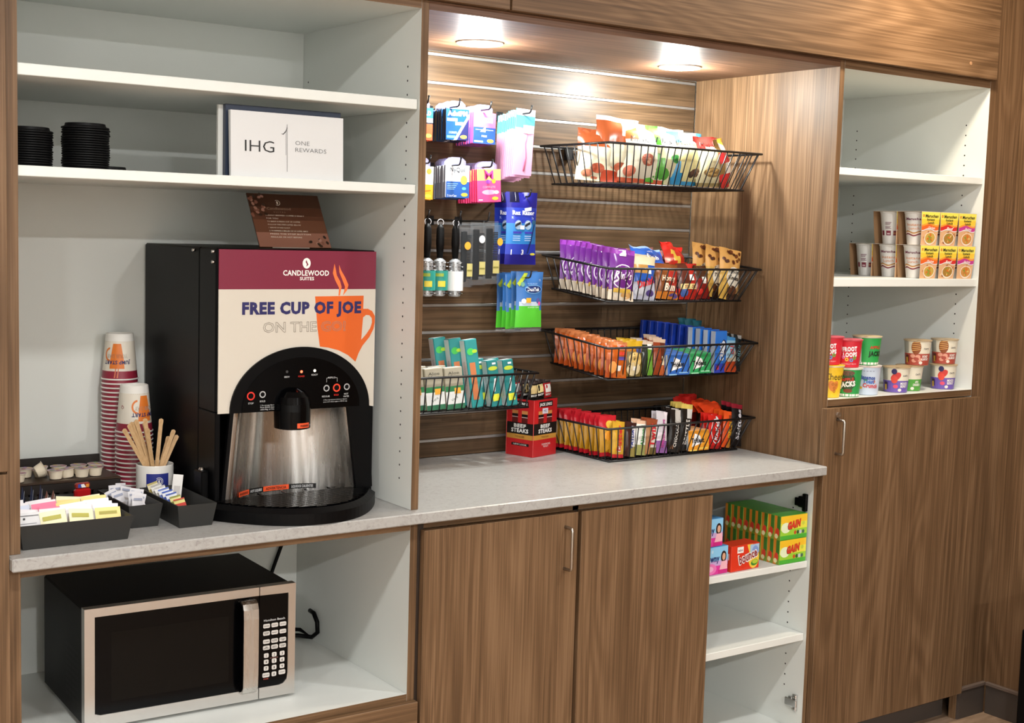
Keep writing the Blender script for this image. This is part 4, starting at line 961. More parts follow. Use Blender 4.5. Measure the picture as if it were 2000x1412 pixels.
hook(1.3925, 1.5955, 'the clear comb packs', .024)

# ================================================================ wire baskets
def basket(label, x0, x1, yf, yb, zt, zb, inset=.038, nx=23, ny=9, tilt=0):
    t = thing('wire_basket', label, 'basket', ((x0+x1)/2, yb, zt)); c = Vector(t.location); t.rotation_euler = (radians(tilt), 0, 0); r = .0034; rw = .0020
    L_ = lambda *p: tuple(Vector(p)-c)
    ys = yf+inset; xs0, xs1 = x0+inset, x1-inset*.9; yb2 = yb-.012
    MB().tube([L_(x0, yf, zt), L_(x1, yf, zt), L_(x1, yb, zt), L_(x0, yb, zt)], r, HK, 8, closed=True).build('rim', t)
    MB().tube([L_(xs0, ys, zb), L_(xs1, ys, zb), L_(xs1, yb2, zb), L_(xs0, yb2, zb)], r*.9, HK, 8, closed=True).build('base_ring', t)
    b = MB()
    for i in range(nx):
        a = (i+.5)/nx; xt = x0+(x1-x0)*a; xb = xs0+(xs1-xs0)*a
        b.tube([L_(xt, yf, zt), L_(xb, ys, zb), L_(xb, yb2, zb), L_(xt, yb, zt)], rw, HK, 5)
    for j in range(ny):
        a = (j+.5)/ny; yt = yf+(yb-yf)*a; y2 = ys+(yb2-ys)*a
        b.tube([L_(x0, yt, zt), L_(xs0, y2, zb), L_(xs1, y2, zb), L_(x1, yt, zt)], rw, HK, 5)
    g = b.build('wire_grid', t); g['kind'] = 'stuff'
    for x in (x0+.11, x1-.11): MB().box(x-.012-c.x, yb-.002-c.y, zt-.035-c.z, x+.012-c.x, .5965-c.y, zt+.004-c.z, HK, ch=.001).build('wall_bracket', t)
    return t
YF, YB = .262, .583
basket('black wire basket of chip bags, topmost of the four on the right', 1.667, 2.262, YF, YB, 1.8235, 1.7135)
basket('black wire basket of pastries, second from the top on the right', 1.686, 2.282, YF, YB, 1.5025, 1.402, tilt=5)
basket('black wire basket of crackers and gum, third from the top on the right', 1.690, 2.282, YF, YB, 1.2775, 1.178, tilt=5)
basket('black wire basket of candy standing on the worktop', 1.698, 2.284, YF, YB, 1.0185, .9175)
basket('black wire basket of toothbrush boxes low at the left of the slat wall',   .955, 1.549, .400, YB, 1.171, 1.072, .02, 23, 6)

# ---------------------------------------------------------------- bagged goods
def bag(name, cat, label, w_, h_, t_, loc, rot, colf, art=None, group=None, seed=0, wr=.0012, crimp=.07, nu=10, nv=14, topw=1.0):
    b = MB(); fn = pillow(b, w_, h_, t_, colf, nu, nv, crimp, wr, seed, topw)
    if art: art(b, fn)
    o = b.build(name); o.location = loc; o.rotation_euler = tuple(radians(a) for a in rot)
    return tag(o, label, cat, group)
K_ = mat('2a2622', .4)
def chip_art(txt, food, sub='', tc=None, scale=1.0):
    def art(b, fn):
        if txt: b.text(fn, txt, .004*scale, .125*scale, .018*scale, tc or K_, width=.1*scale, shear=.25, h=.0012)
        if sub: b.text(fn, sub, .0, .10*scale, .006, mat('7a7468', .4), width=.06*scale, h=.001)
        for (u, v, ru, rv, c) in food: b.ell(fn, u*scale, v*scale, ru*scale, rv*scale, mat(c, .4), .0009, 14)
    return art
CR_ = G('e6dfc2'); OR_ = G('a9552f'); WHG = G('eeeae2')
# x, y, z(bottom), w, h, t, rot
bag('chip_bag', 'chip bag', 'cream and orange chip bag, leftmost in the top basket', .125, .150, .045, (1.733, .40, 1.722), (-8, 3, -28), lambda s_, v, g: OR_ if v > .62 else (CR_ if v > .2 or s_ < .2 else G('b8452a')), chip_art('', [(.0, .035, .022, .014, 'b8563a'), (-.03, .02, .018, .01, 'd88a6a')]), 'chip bags in the top basket', 11, .003)
bag('chip_bag', 'chip bag', 'tall orange chip bag with white crimped top, second from left', .130, .187, .045, (1.780, .385, 1.722), (-6, 6, -18), lambda s_, v, g: (WHG if v > .9 or (v > .72 and s_ > .3) else OR_ if v > .58 else (CR_ if v > .22 else G('c25a34'))), chip_art('', [(.02, .04, .025, .016, 'c8694a'), (-.025, .03, .02, .012, 'e09a78')]), 'chip bags in the top basket', 12, .003)
bag('chip_bag', 'chip bag', 'white and cream chip bag with brown script, third from left', .155, .172, .055, (1.862, .355, 1.721), (-9, 2, -10), lambda s_, v, g: (G('c8703e') if v > .70 and s_ < -.25 else WHG if v > .66 else G('dcd6c0') if v > .1 else G('b8563a')), chip_art("Miss Vickie's", [(.014, .065, .024, .018, 'a85c48'), (.02, .062, .012, .009, 'd8b090'), (-.045, .03, .02, .016, 'c46a50')]), 'chip bags in the top basket', 13, .003)
bag('chip_bag', 'chip bag', 'white and green chip bag, fourth from the left in the top basket', .135, .168, .050, (1.944, .345, 1.721), (-8, 4, -4), lambda s_, v, g: (WHG if v > .62 and s_ > -.5 else G('5aa83a') if (v > .62 or (v < .48 and s_ < -.1 - (v-.2))) else G('cfcba4')), chip_art("Miss V", [(.030, .075, .020, .012, '3f9a4a'), (.035, .07, .012, .008, '2c7a3a'), (-.02, .025, .03, .02, '4f9a3a')]), 'chip bags in the top basket', 14, .003)
bag('chip_bag', 'chip bag', 'yellow cream chip bag with blue corners, fifth from the left', .145, .158, .055, (2.034, .340, 1.721), (-8, 0, 3), lambda s_, v, g: (G('4aa6c8') if (v > .82 and s_ < -.35) or (v > .88 and s_ > .55) else WHG if v > .78 else G('2f86b4') if (v < .42 and s_ < -.35-(v-.1)) or v < .07 else G('dcd49a')), chip_art("Miss Vickie's", [(.018, .035, .022, .012, '5a4030'), (.026, .036, .012, .013, 'a88468'), (.0, .03, .01, .01, '3a2a20')]), 'chip bags in the top basket', 15, .0025)
bag('chip_bag', 'chip bag', 'cream chip bag with red folded top, sixth from the left', .125, .150, .050, (2.120, .335, 1.721), (-8, -2, 6), lambda s_, v, g: (G('b8322c') if v > .82 or (v > .72 and s_ < -.4) else WHG if v > .70 else G('d6cfa8') if v > .08 else G('8a7a50')), chip_art("Miss Vick", [(.0, .040, .040, .014, '8a6e40'), (.0, .042, .034, .010, 'c8a868')]), 'chip bags in the top basket', 16, .003)
bag('chip_bag', 'chip bag', 'red and white chip bag with yellow corner, rightmost in the top basket', .085, .150, .045, (2.196, .345, 1.721), (-10, -8, 30), lambda s_, v, g: (G('c89a2c') if v > .86 and s_ > 0 else G('c8282c') if (v > .52 and v < .72) or v < .28 else G('8a6a3a') if s_ < -.5 else WHG), None, 'chip bags in the top basket', 17, .003)

# ---------------------------------------------------------------- pastries
PU = G('6a2a86'); PL = G('8a3aa2'); MG = G('e8dcc8')
def king(b, fn):
    b.rect(fn, -.012, .128, .010, .146, mat('ece6ee', .4), .0008, 3, 3); b.text(fn, 'M1', .024, .137, .006, mat('cfa8dc', .4), h=.001)
    b.ell(fn, 0, .068, .039, .036, mat('e6dcec', .35), .0006, 22); b.ell(fn, 0, .068, .036, .033, mat('6a2482', .3), .0008, 22); b.text(fn, "King's", 0, .072, .022, mat('f2eaf4', .35), width=.062, shear=.3, h=.0014, bold=1.5)
    b.rect(fn, -.03, .022, .03, .034, mat('d8b048', .4), .0007, 4, 2); b.ell(fn, .016, .016, .018, .011, mat('d8a868', .4), .0009)
NB = ['front-most', 'second from the front', 'third from the front', 'fourth from the front', 'fifth from the front', 'sixth from the front', 'seventh from the front', 'eighth from the front', 'ninth from the front', 'tenth from the front', 'eleventh from the front']
def brow(n, name, cat, label, grp, loc, step, size, colf, art, rot=(-9, 3, -12), seed=3, wr=.0014, jit=2.5, crimp=.07, nu=8, nv=10, dz=0):
    """a file of alike bags, front-most first"""
    o0 = None
    for i in range(n):
        if o0 is None: o = o0 = bag(name, cat, '', *size, (0, 0, 0), rot, colf, art, grp, seed, wr, crimp, nu, nv)
        else: o = dup(o0)
        o.location = (loc[0]+step[0]*i+random.uniform(-.002, .002), loc[1]+step[1]*i, loc[2]+dz*i+random.uniform(0, .003))
        o.rotation_euler = tuple(radians(a+random.uniform(-jit, jit)) for a in rot)
        o['label'] = label % NB[i]
random.seed(31)
brow(9, 'pastry_pack', 'pastry pack', 'purple roll pack in the second basket, %s of its file', 'purple roll packs', (1.770, .312, 1.380), (-.0005, .0285), (.088, .148, .024), lambda s_, v, g: (PL if v > .86 else PU if v > .16 else MG), king, (-7, 4, -6))
BB = G('2454b0')
def danish(b, fn):
    b.text(fn, 'Danish', .002, .052, .021, mat('d8303a', .4), width=.066, rot=.30, h=.0013, bold=2); b.rect(fn, .008, .076, .022, .090, mat('e8e8ee', .4), .0008, 2, 2); b.ell(fn, -.018, .022, .02, .014, mat('c8ccd8', .4), .0007); b.ell(fn, .02, .02, .016, .010, mat('4a3a7a', .4), .0007)
brow(2, 'pastry_pack', 'pastry pack', 'blue and white danish pack in the second basket, %s of its file', 'danish packs', (1.862, .318, 1.380), (0, .036), (.088, .128, .024), lambda s_, v, g: (G('d2c8a8') if v > .80 else G('b88a4a') if v > .62 and s_ < .2 else BB if v > .42 else G('b4b8cc')), danish, (-8, 3, -4), 5)
def bluetop(b, fn): b.ell(fn, .0, .052, .034, .014, mat('1d46a0', .3), .0006, 16); b.text(fn, 'Danish', 0, .052, .014, mat('f0eef2', .35), width=.05, h=.0014, bold=2); b.text(fn, 'LARGE', 0, .074, .006, mat('dfe8f4', .35), h=.001)
b_ = bag('pastry_pack', 'pastry pack', 'glossy blue pastry pack lying across the middle of the second basket', .13, .10, .032, (1.925, .345, 1.452), (-38, 6, 2), lambda s_, v, g: G('2a62c4') if v < .9 else G('9ab8e0'), bluetop, None, 8, .003)
brow(3, 'pastry_pack', 'pastry pack', 'pale blue clear pastry wrap behind the purple packs, %s', 'pale blue pastry wraps', (1.868, .41, 1.392), (.004, .05), (.11, .125, .03), lambda s_, v, g: G('5a86c4') if v > .5 else G('9ab0d4'), None, (-20, 6, -4), 9, .004)
def honey(b, fn): b.text(fn, 'Honey', .0, .062, .017, mat('f0dcc0', .35), width=.055, shear=.2, h=.0013, bold=1); b.text(fn, 'Bun', .004, .036, .022, mat('f4e4d0', .35), width=.045, shear=.2, h=.0013, bold=2); b.ell(fn, .025, .01, .02, .008, mat('5a4a8a', .35), .0008)
brow(3, 'honey_bun', 'honey bun', 'brown and red honey bun pack, %s of its file', 'honey buns', (1.950, .318, 1.380), (.006, .042), (.092, .105, .026), lambda s_, v, g: (G('7a4420') if s_ < -.1 or v > .75 else G('a02a24')) if v > .2 else G('c87a30'), honey, (-8, 2, 0), 10)
def danred(b, fn): b.rect(fn, -.038, .030, .038, .046, mat('d8c88a', .4), .0007, 5, 1); b.text(fn, 'STRUDEL', 0, .038, .009, mat('8a2420', .4), width=.05, h=.0012, bold=1); b.rect(fn, .0, .056, .018, .074, mat('eceae8', .4), .0008, 2, 2); b.ell(fn, -.024, .018, .014, .014, mat('3a5aa0', .4), .0007)
brow(3, 'pastry_pack', 'pastry pack', 'dark red pastry pack with cream band in the second basket, %s', 'dark red pastry packs', (2.040, .320, 1.380), (.004, .04), (.088, .108, .024), lambda s_, v, g: (G('a8241e') if v < .34 else G('5a2a1e') if s_ < 0 else G('b02a22')), danred, (-9, 0, 4), 12, .002)
b_ = bag('pastry_pack', 'pastry pack', 'red and gold strudel pack lying on top of the dark red packs', .105, .10, .035, (2.040, .375, 1.455), (-30, 14, 8), lambda s_, v, g: (G('c8241c') if v > .62 else G('e0b84a') if abs(s_+v*.8-.2) < .28 else G('b82a1e')), None, None, 13, .004)
brow(3, 'pastry_pack', 'pastry pack', 'dark maroon clear wrapped pastry at the back of the second basket, %s', 'maroon pastries at the back', (1.965, .47, 1.43), (.055, .012), (.09, .085, .04), lambda s_, v, g: (G('6a2420') if v < .7 else CLEARP if False else G('8a5a54')), None, (-25, 10, 8), 15, .006)
brow(2, 'pastry_pack', 'pastry pack', 'deep red pastry pack at the right of the strudel, %s', 'deep red pastries', (2.100, .325, 1.380), (.004, .045), (.075, .1, .024), lambda s_, v, g: (G('7a1c18') if v < .6 else G('4a2c1c')), lambda b, fn: (b.rect(fn, -.006, .045, .008, .065, mat('e6e4e2', .4), .0009, 2, 2), b.ell(fn, -.018, .02, .012, .009, mat('d8302a', .3), .0009)), (-9, 0, 8), 16, .003)
SP = ['a8743c', '6a3a1e']
def cookie(b, fn):
    rnd = random.Random(2)
    for k in range(16): b.ell(fn, rnd.uniform(-.038, .038), rnd.uniform(.108, .150), .0062, .0055, mat(rnd.choice(['5a2e18', '74401f', '4a2614']), .35), .0006+.00003*k, 10)
    b.ell(fn, .008, .068, .031, .034, mat('e8e2d2', .35), .0006, 16); b.text(fn, 'Famous', .008, .088, .012, K_, width=.048, h=.0013, shear=.2, bold=1); b.text(fn, 'Treats', .008, .068, .013, K_, width=.046, h=.0013, shear=.2, bold=1); b.ell(fn, .006, .030, .022, .014, mat('5a3420', .35), .0008); b.ell(fn, .008, .01, .016, .009, mat('3a241a', .35), .0008)
for i, (x, y, z) in enumerate(((2.192, .308, 1.380), (2.158, .335, 1.384), (2.128, .36, 1.388))):
    bag('cookie_bag', 'cookie bag', 'tan cookie bag with brown cookie print, %s of three in the second basket' % ('rightmost', 'middle', 'leftmost')[i], .088, .158, .026, (x, y, z), (-8, 9, 2), lambda s_, v, g: (G('d8a45c') if v > .58 else G('c8a04c') if s_ < -.3 else G('3a2c20') if v < .12 else G('b8935a')), cookie, 'cookie bags in the second basket', 18+i, .0012, topw=1.12)

# ---------------------------------------------------------------- crackers, gum, bars (third basket)
OG = G('c05c1c'); 
def lance(b, fn): b.rect(fn, .0, .082, .034, .096, mat('e8d8c4', .35), .0007, 3, 1); b.rect(fn, .001, .083, .033, .095, mat('d2452a', .35), .0009, 3, 1); b.text(fn, 'LANCE', .017, .089, .007, mat('f0e4d8', .35), width=.026, h=.0012, bold=1); b.rect(fn, -.0, .066, .034, .076, mat('c83a28', .35), .0007, 3, 1); b.rect(fn, -.002, .052, .032, .062, mat('5a4a9a', .35), .0007, 3, 1); b.rect(fn, -.006, .020, .012, .036, mat('ece8e2', .35), .0009, 2, 2); b.ell(fn, -.018, .03, .012, .018, mat('e89a4a', .35), .0006); b.ell(fn, .014, .012, .02, .01, mat('b8601e', .35), .0006)
brow(11, 'cracker_pack', 'cracker pack', 'orange cracker sleeve in the third basket, %s of its file', 'orange cracker sleeves', (1.757, .306, 1.158), (-.0005, .0235), (.076, .104, .021), lambda s_, v, g: (G('c87a4a') if v > .88 else OG if (v > .5 or s_ > -.3) else G('a8481a')), lance, (-6, 3, -6), 21, .0016)
def coin(b, fn): b.rect(fn, .0, .070, .024, .084, mat('3a4a8a', .4), .0008, 2, 2); b.ell(fn, -.002, .050, .024, .022, mat('d8b870', .4), .0006, 18); b.ell(fn, -.006, .022, .024, .020, mat('e0cfa4', .4), .0007, 18); b.rect(fn, -.01, .018, .0, .03, mat('efece6', .4), .0011, 1, 1)
brow(3, 'cookie_sleeve', 'cookie sleeve', 'gold cookie sleeve beside the orange crackers, %s', 'gold cookie sleeves', (1.830, .312, 1.157), (.002, .026), (.06, .104, .021), lambda s_, v, g: (G('c8a024') if v > .8 else G('b8781e') if v > .66 else G('6a5a2a')), coin, (-6, 3, -2), 22, .0016)
brow(4, 'granola_bar', 'granola bar', 'green and black granola bar in the third basket, %s of its file', 'green granola bars', (1.884, .314, 1.157), (.004, .021), (.045, .1, .014), lambda s_, v, g: (G('c8b8a8') if v > .9 else G('6aa03a') if s_ > -.3 and v < .8 else G('1f2a1c')), lambda b, fn: b.rect(fn, -.004, .076, .014, .092, mat('eeece6', .4), .0009, 1, 1), (-7, 5, 2), 23, .001)
brow(4, 'granola_bar', 'granola bar', 'brown and orange snack bar in the third basket, %s of its file', 'brown snack bars', (1.930, .316, 1.157), (.004, .021), (.048, .108, .014), lambda s_, v, g: (G('c0a894') if v > .92 else G('8a3a1c') if s_ < 0 else G('b85a2a') if v < .4 else G('5a2a1c')), lambda b, fn: b.rect(fn, .004, .03, .016, .056, mat('e4d2b0', .4), .0009, 1, 2), (-7, 6, 2), 24, .001)
def gumpack(label, col, c2, loc, n, grp, rz=0, dy=.0125, step=(0, 1), h_=.062, w_=.088, word='Trident'):
    o0 = None
    for i in range(n):
        if o0 is None:
            b = MB(); b.box(-w_/2, -.0055, 0, w_/2, .0055, h_, mat(col, .3), {'+z': mat('b8c8d0', .35), '-x': mat('cdd6de', .35)}, ch=.0012); fn = plane((0, -.0055, 0))
            b.quad(fn, [(-w_*.36, h_*.2), (w_*.14, h_*.36), (w_*.06, h_*.72), (-w_*.2, h_*.86)], WT, .0003); b.text(fn, word, -w_*.06, h_*.52, .0145, mat('16181c', .4), width=w_*.62, h=.0007, bold=2)
            b.rect(fn, w_*.0, h_*.08, w_*.42, h_*.14, mat(c2, .35), .0004); b.rect(fn, -w_*.45, h_*.0, -w_*.1, h_*.06, mat(c2, .35), .0004); o0 = o = b.build('gum_pack')
        else: o = dup(o0)
        tag(o, label % NB[i], 'gum pack', grp); o.location = (loc[0]+step[0]*dy*i, loc[1]+step[1]*dy*i, loc[2]+random.uniform(0, .002)); o.rotation_euler = (radians(-4), 0, radians(rz+random.uniform(-1, 1)))
gumpack('blue gum pack in the third basket, %s of its file', '2f64b8', '8fc0e8', (1.998, .308, 1.157), 8, 'blue gum packs'); gumpack('green gum pack in the third basket, %s of its file', '2f9a5a', '9ad8b0', (2.087, .308, 1.157), 8, 'green gum packs')
def bluebox(label, loc, rz, seed, h_=.128):
    t = thing('snack_box', label, 'snack box', loc, radians(rz)); b = MB(); b.box(-.026, -.010, 0, .026, .010, h_, mat('2a6ec8', .3), {'-x': mat('b4bccc', .4), '+z': mat('2a3ea8', .35)}, ch=.001); fn = plane((0, -.010, 0))
    b.rect(fn, -.026, 0, .026, h_*.22, mat('2a3ea8', .35)); b.text(fn, 'CREME', .004, h_*.5, .017, WT, width=.055, rot=pi/2, bold=2, h=.0007); b.ell(fn, .012, h_*.62, .012, .022, mat('141a3a', .35), .0005); b.ell(fn, .010, h_*.64, .009, .016, mat('d8e0ec', .35), .0008); b.rect(fn, -.018, .010, -.006, .022, mat('c83a4a', .35), .0005); b.build('box', t)
for i in range(4): bluebox('blue snack box with pale grey side in third basket, %s' % NB[i], (2.168-.030*i*.25, .315+.026*i, 1.157), 4, i)
DB = mat('1c3aa0', .3)
for i in range(7):
    b = MB(); b.box(-.028, -.006, 0, .028, .006, .124, DB, {'+z': mat('2a3ea8', .35)}, ch=.0012); fn = plane((0, -.006, 0)); b.ell(fn, .006, .10, .010, .010, mat('3a6ad0', .3)); b.rect(fn, -.02, .03, .02, .06, mat('2a52b8', .3)); o = b.build('candy_box'); o.location = (2.155-.012*i, .425+.0215*i, 1.157); o.rotation_euler = (0, radians(3), radians(2)); tag(o, 'deep blue box at the back of the third basket, %s' % NB[i], 'box', 'deep blue boxes at the back')
def clif(b, fn): b.text(fn, 'CLIF', .0, .072, .016, mat('c8302a', .4), width=.034, rot=pi/2, h=.0012, bold=2); b.quad(fn, [(-.02, .03), (.022, .035), (.022, .07), (.0, .045)], mat('c8b8a0', .4), .0007, 3, 3)
brow(4, 'energy_bar', 'energy bar', 'pale blue and rust energy bar, %s of its file', 'blue energy bars', (2.212, .306, 1.157), (.002, .026), (.054, .108, .016), lambda s_, v, g: (G('3f82b8') if v > .85 else G('8ab4cc') if v > .42 else G('a8a090') if v > .25 else G('a8401e')), clif, (-7, 5, 4), 26, .001)
brow(3, 'energy_bar', 'energy bar', 'dark energy bar at the right end of the third basket, %s', 'dark energy bars', (2.244, .312, 1.158), (.003, .03), (.04, .112, .014), lambda s_, v, g: (G('8a8a88') if v > .88 and s_ > 0 else G('1a2224')), lambda b, fn: b.text(fn, 'BUILDER', .0, .058, .012, mat('6aa0a8', .35), width=.055, rot=pi/2-.1, h=.0012, bold=1), (-7, 10, 8), 27, .001)
brow(2, 'energy_bar', 'energy bar', 'teal wrapped bar behind the energy bars, %s', 'teal wrapped bars', (2.215, .47, 1.165), (.01, .04), (.08, .125, .02), lambda s_, v, g: G('1f5a68'), None, (-10, 4, 4), 28, .003)

# ---------------------------------------------------------------- candy (bottom basket)
YE = G('bd922a'); RD = G('b41c28')
def cand(b, fn): b.ell(fn, .004, .092, .014, .012, mat('d2aa38', .35), .0007, 14); b.quad(fn, [(-.016, .012), (.014, .03), (.02, .07), (-.012, .05)], mat('d8a02c', .35), .0007, 2, 4); b.ell(fn, -.006, .06, .012, .014, mat('e89a2c', .35), .0008)
brow(10, 'candy_pack', 'candy pack', 'red and yellow candy pack in the bottom basket, %s of its file', 'red and yellow candy packs', (1.758, .330, .924), (-.001, .0225), (.062, .118, .016), lambda s_, v, g: (RD if v > .72 or v < .12 else G('b8861e') if s_ < .2 else YE), cand, (-5, 2, -6), 31, .0012)
def bar(b, txt, tc, fn, wd=.07, ht=.017): b.text(fn, txt, .0, .058, ht, mat(tc, .35), width=wd, rot=pi/2-.06, h=.0012, bold=2)
def bars(n, label, grp, x, w_, h_, colf, txt, tc, seed, extra=None, y=.304, wd=.075, ht=.017, lean=7):
    def art(b, fn):
        bar(b, txt, tc, fn, wd, ht)
        if extra: extra(b, fn)
    brow(n, 'candy_bar', 'candy bar', label+', %s', grp, (x, y, .924), (.004, .019), (w_, h_, .013), colf, art, (-6, lean, 2), seed, .0009)
bars(3, 'yellow candy bar at the front left corner', 'yellow candy bars', 1.772, .046, .105, lambda s_, v, g: G('c99a2c') if v > .1 else RD, 'Butter', 'c8302a', 33, lambda b, fn: b.rect(fn, -.006, .018, .008, .034, mat('efece8', .4), .0009), .302)
bars(3, 'dark brown and white candy bar in the bottom basket', 'brown and white candy bars', 1.816, .042, .100, lambda s_, v, g: (G('3a1c18') if s_ < -.1 or v > .85 else G('e4e2e6') if v > .3 else G('9a8a4a')), 'PAYDAY', '2a3a8a', 34, None, .304, .065, .013)
bars(3, 'white and green candy bar in the bottom basket', 'white and green candy bars', 1.858, .042, .102, lambda s_, v, g: (G('d8b49a') if v > .88 else G('e6e6e0') if v > .3 else G('9a9a5a')), 'Almond', '3a8a3a', 35, lambda b, fn: b.rect(fn, -.006, .075, .012, .092, mat('f4f2ee', .4), .0009), .304, .06, .013)
bars(3, 'brown and silver candy bar with big red letters', 'brown and red candy bars', 1.898, .044, .104, lambda s_, v, g: (G('8a4428') if v > .84 else G('a8764a') if s_ < -.2 else G('d4ccc0') if v > .2 else G('6a5a2a')), 'Twix', 'c8242c', 36, None, .304, .07, .026)
bars(3, 'silver and purple candy bar in the bottom basket', 'silver and purple candy bars', 1.944, .046, .122, lambda s_, v, g: (G('c4c0c8') if v > .5 and s_ < .4 else G('8a5a9a') if v < .28 else G('dcd4dc')), '3Musketeers', 'b0428a', 37, None, .306, .085, .013)
bars(4, 'tall black candy bar with silver letters', 'black candy bars', 1.992, .05, .128, lambda s_, v, g: (G('b8b4b0') if v > .74 and s_ > -.2 else G('1a1412')), 'CHOCOLATE', 'c8c4c0', 38, lambda b, fn: b.poly(fn, [(-.018, .01), (-.004, .01), (-.011, .03)], mat('8a5a3a', .35), .0008), .308, .085, .012)
bars(4, 'tall black candy bar with gold crimp', 'black and gold candy bars', 2.036, .05, .142, lambda s_, v, g: (G('c8b05a') if v > .91 else G('c8c6c4') if (.72 < v < .88 and s_ > .1) else G('16120f')), 'BRITTLE', 'cfcac4', 39, None, .310, .075, .014)
gumpack('yellow orange gum pack in the bottom basket, %s of its file', 'e89a2c', 'f0d060', (2.088, .302, .924), 6, 'orange gum packs', word='Trident', w_=.084)
KR = G('d0231c')
brow(3, 'candy_bar', 'candy bar', 'red wafer bar with white oval letters in the bottom basket, %s', 'red wafer bars', (2.156, .302, .924), (.002, .022), (.062, .104, .015), lambda s_, v, g: KR if v > .08 else G('a81c18'), lambda b, fn: (b.ring(fn, .0, .054, .024, .022, WT, .0007, 24, 0, 2*pi, 1.6), b.text(fn, 'KitKat', .0, .056, .016, WT, width=.058, rot=pi/2-.15, h=.0013, bold=2), b.rect(fn, .002, .088, .014, .1, WT, .0008, 1, 1)), (-6, 6, 3), 41, .001)
brow(5, 'candy_bar', 'candy bar', 'large red candy bag standing behind the wafer bars, %s', 'large red candy bags', (2.118, .40, .935), (.024, .018), (.085, .135, .02), lambda s_, v, g: G('b81e1a'), None, (-8, 4, 8), 42, .003)
brow(3, 'candy_bar', 'candy bar', 'orange peanut butter cup pack in the bottom basket, %s', 'orange candy packs', (2.205, .302, .924), (.002, .022), (.044, .112, .014), lambda s_, v, g: (G('e0521c') if s_ < .0 or v > .86 else G('8a3a1c') if v > .25 else G('b8742c')), lambda b, fn: b.text(fn, 'PIECES', .004, .056, .014, mat('e8b030', .35), width=.052, rot=pi/2-.1, h=.0012, bold=2), (-6, 8, 4), 43, .001)
brow(3, 'candy_bar', 'candy bar', 'black candy bag with white letters at the right end, %s', 'black candy bags', (2.246, .300, .926), (.002, .03), (.056, .13, .016), lambda s_, v, g: (G('141214') if v < .95 else G('8a1c2c')), lambda b, fn: b.text(fn, 'Skittles', .0, .068, .020, mat('d0ccd0', .35), width=.095, rot=pi/2-.12, h=.0012, bold=2), (-7, 11, 8), 44, .0012)
brow(3, 'candy_bar', 'candy bar', 'orange red candy bag lying on top at the right, %s', 'orange candy bags lying on top', (2.215, .36, 1.02), (-.002, .03), (.1, .05, .02), lambda s_, v, g: G('d8421c'), None, (-50, 0, 6), 45, .003)

# ---------------------------------------------------------------- toothbrush boxes and soap cartons in the left basket
def slim(label, x, z, h_, w_, front, side, art, rz=-8, ty=-7, y=.44):
    t = thing('toiletry_box', label, 'toiletry box', (x, y, z)); t.rotation_euler = (radians(-5), radians(ty), radians(rz)); b = MB()
    b.box(-w_/2, -.011, 0, w_/2, .024, h_, mat(front, .35), {'-x': mat(side, .4), '+z': mat('dfe4e4', .4)}, ch=.0022); fn = plane((0, -.011, 0)); fs = plane((-w_/2, .024, 0), (0, -1, 0), (0, 0, 1)); art(b, fn, fs, w_, h_); b.build('box', t); return t
def tp(b, fn, fs, w_, h_):
    b.ell(fn, -w_*.1, h_*.82, .011, .010, mat('4ac85a', .35), .0005); b.ell(fn, w_*.22, h_*.82, .008, .005, mat('b0d83a', .35), .0007); b.rect(fn, -w_*.3, h_*.12, w_*.16, h_*.66, mat('c8784a', .4), .0004); b.text(fs, 'TOOTHPASTE', .018, h_*.5, .006, mat('8a9aa0', .4), width=.07, rot=pi/2)
TE = '2a8f90'
for i, x in enumerate((1.362, 1.347, 1.332)): slim('tall teal and white toothpaste box in the left basket, %s' % ('front-most', 'middle', 'rearmost')[i], x-.012*i, 1.0785, .192, .038, TE, 'ecebf0', tp, y=.432+.038*i)
def tbx(b, fn, fs, w_, h_):
    b.ell(fn, 0, h_*.82, w_*.42, .006, mat('b8c83a', .35), .0005); b.quad(fn, [(-w_*.22, h_*.32), (-w_*.02, h_*.32), (w_*.22, h_*.6), (w_*.04, h_*.6)], WT, .0005); b.rect(fn, -w_*.3, h_*.12, w_*.3, h_*.27, mat('d4d83a', .4), .0006); b.rect(fn, -w_*.02, h_*.90, w_*.3, h_*.94, WT, .0006); b.text(fs, 'TOOTHBRUSH', .018, h_*.45, .006, mat('7a8a90', .4), width=.06, rot=pi/2)
for i, (x, yy) in enumerate(((1.478, .43), (1.457, .469), (1.424, .43), (1.405, .469), (1.388, .508))): slim('teal toothbrush box with white side in the left basket, %s' % ('front of the right pair', 'rear of the right pair', 'front of the left group', 'middle of the left group', 'rear of the left group')[i], x, 1.0785, .132, .034, '1f7a7c', 'f0f0f4', tbx, y=yy)
def aloe(b, fn, fs, w_, h_): b.text(fn, 'Aloe\nVera', .0, h_*.82, .009, mat('3a3a30', .45), width=.034); b.rect(fn, -w_/2, 0, w_*.5, h_*.55, mat('e4e6e4', .4), .0003); b.rect(fn, -w_*.5, 0, w_*.5, h_*.12, mat('2a6a4a', .4), .0005); b.rect(fn, -w_*.5, h_*.42, w_*.5, h_*.55, mat('2a7a4a', .4), .0005); b.rect(fn, -w_*.02, h_*.36, w_*.32, h_*.5, mat('e8a83a', .4), .0008); b.text(fn, 'Vera', -w_*.05, h_*.25, .008, mat('5a6a60', .4), width=.022, rot=.5)
for i, (x, yy) in enumerate(((1.290, .436), (1.262, .476), (1.226, .436), (1.198, .476), (1.162, .436))): slim('grey aloe soap carton in the left basket, %s from the right' % ('first', 'second', 'third', 'fourth', 'fifth')[i], x, 1.0785, .115, .056, 'a8a290', 'b0aa98', aloe, y=yy, ty=-4, rz=-6)

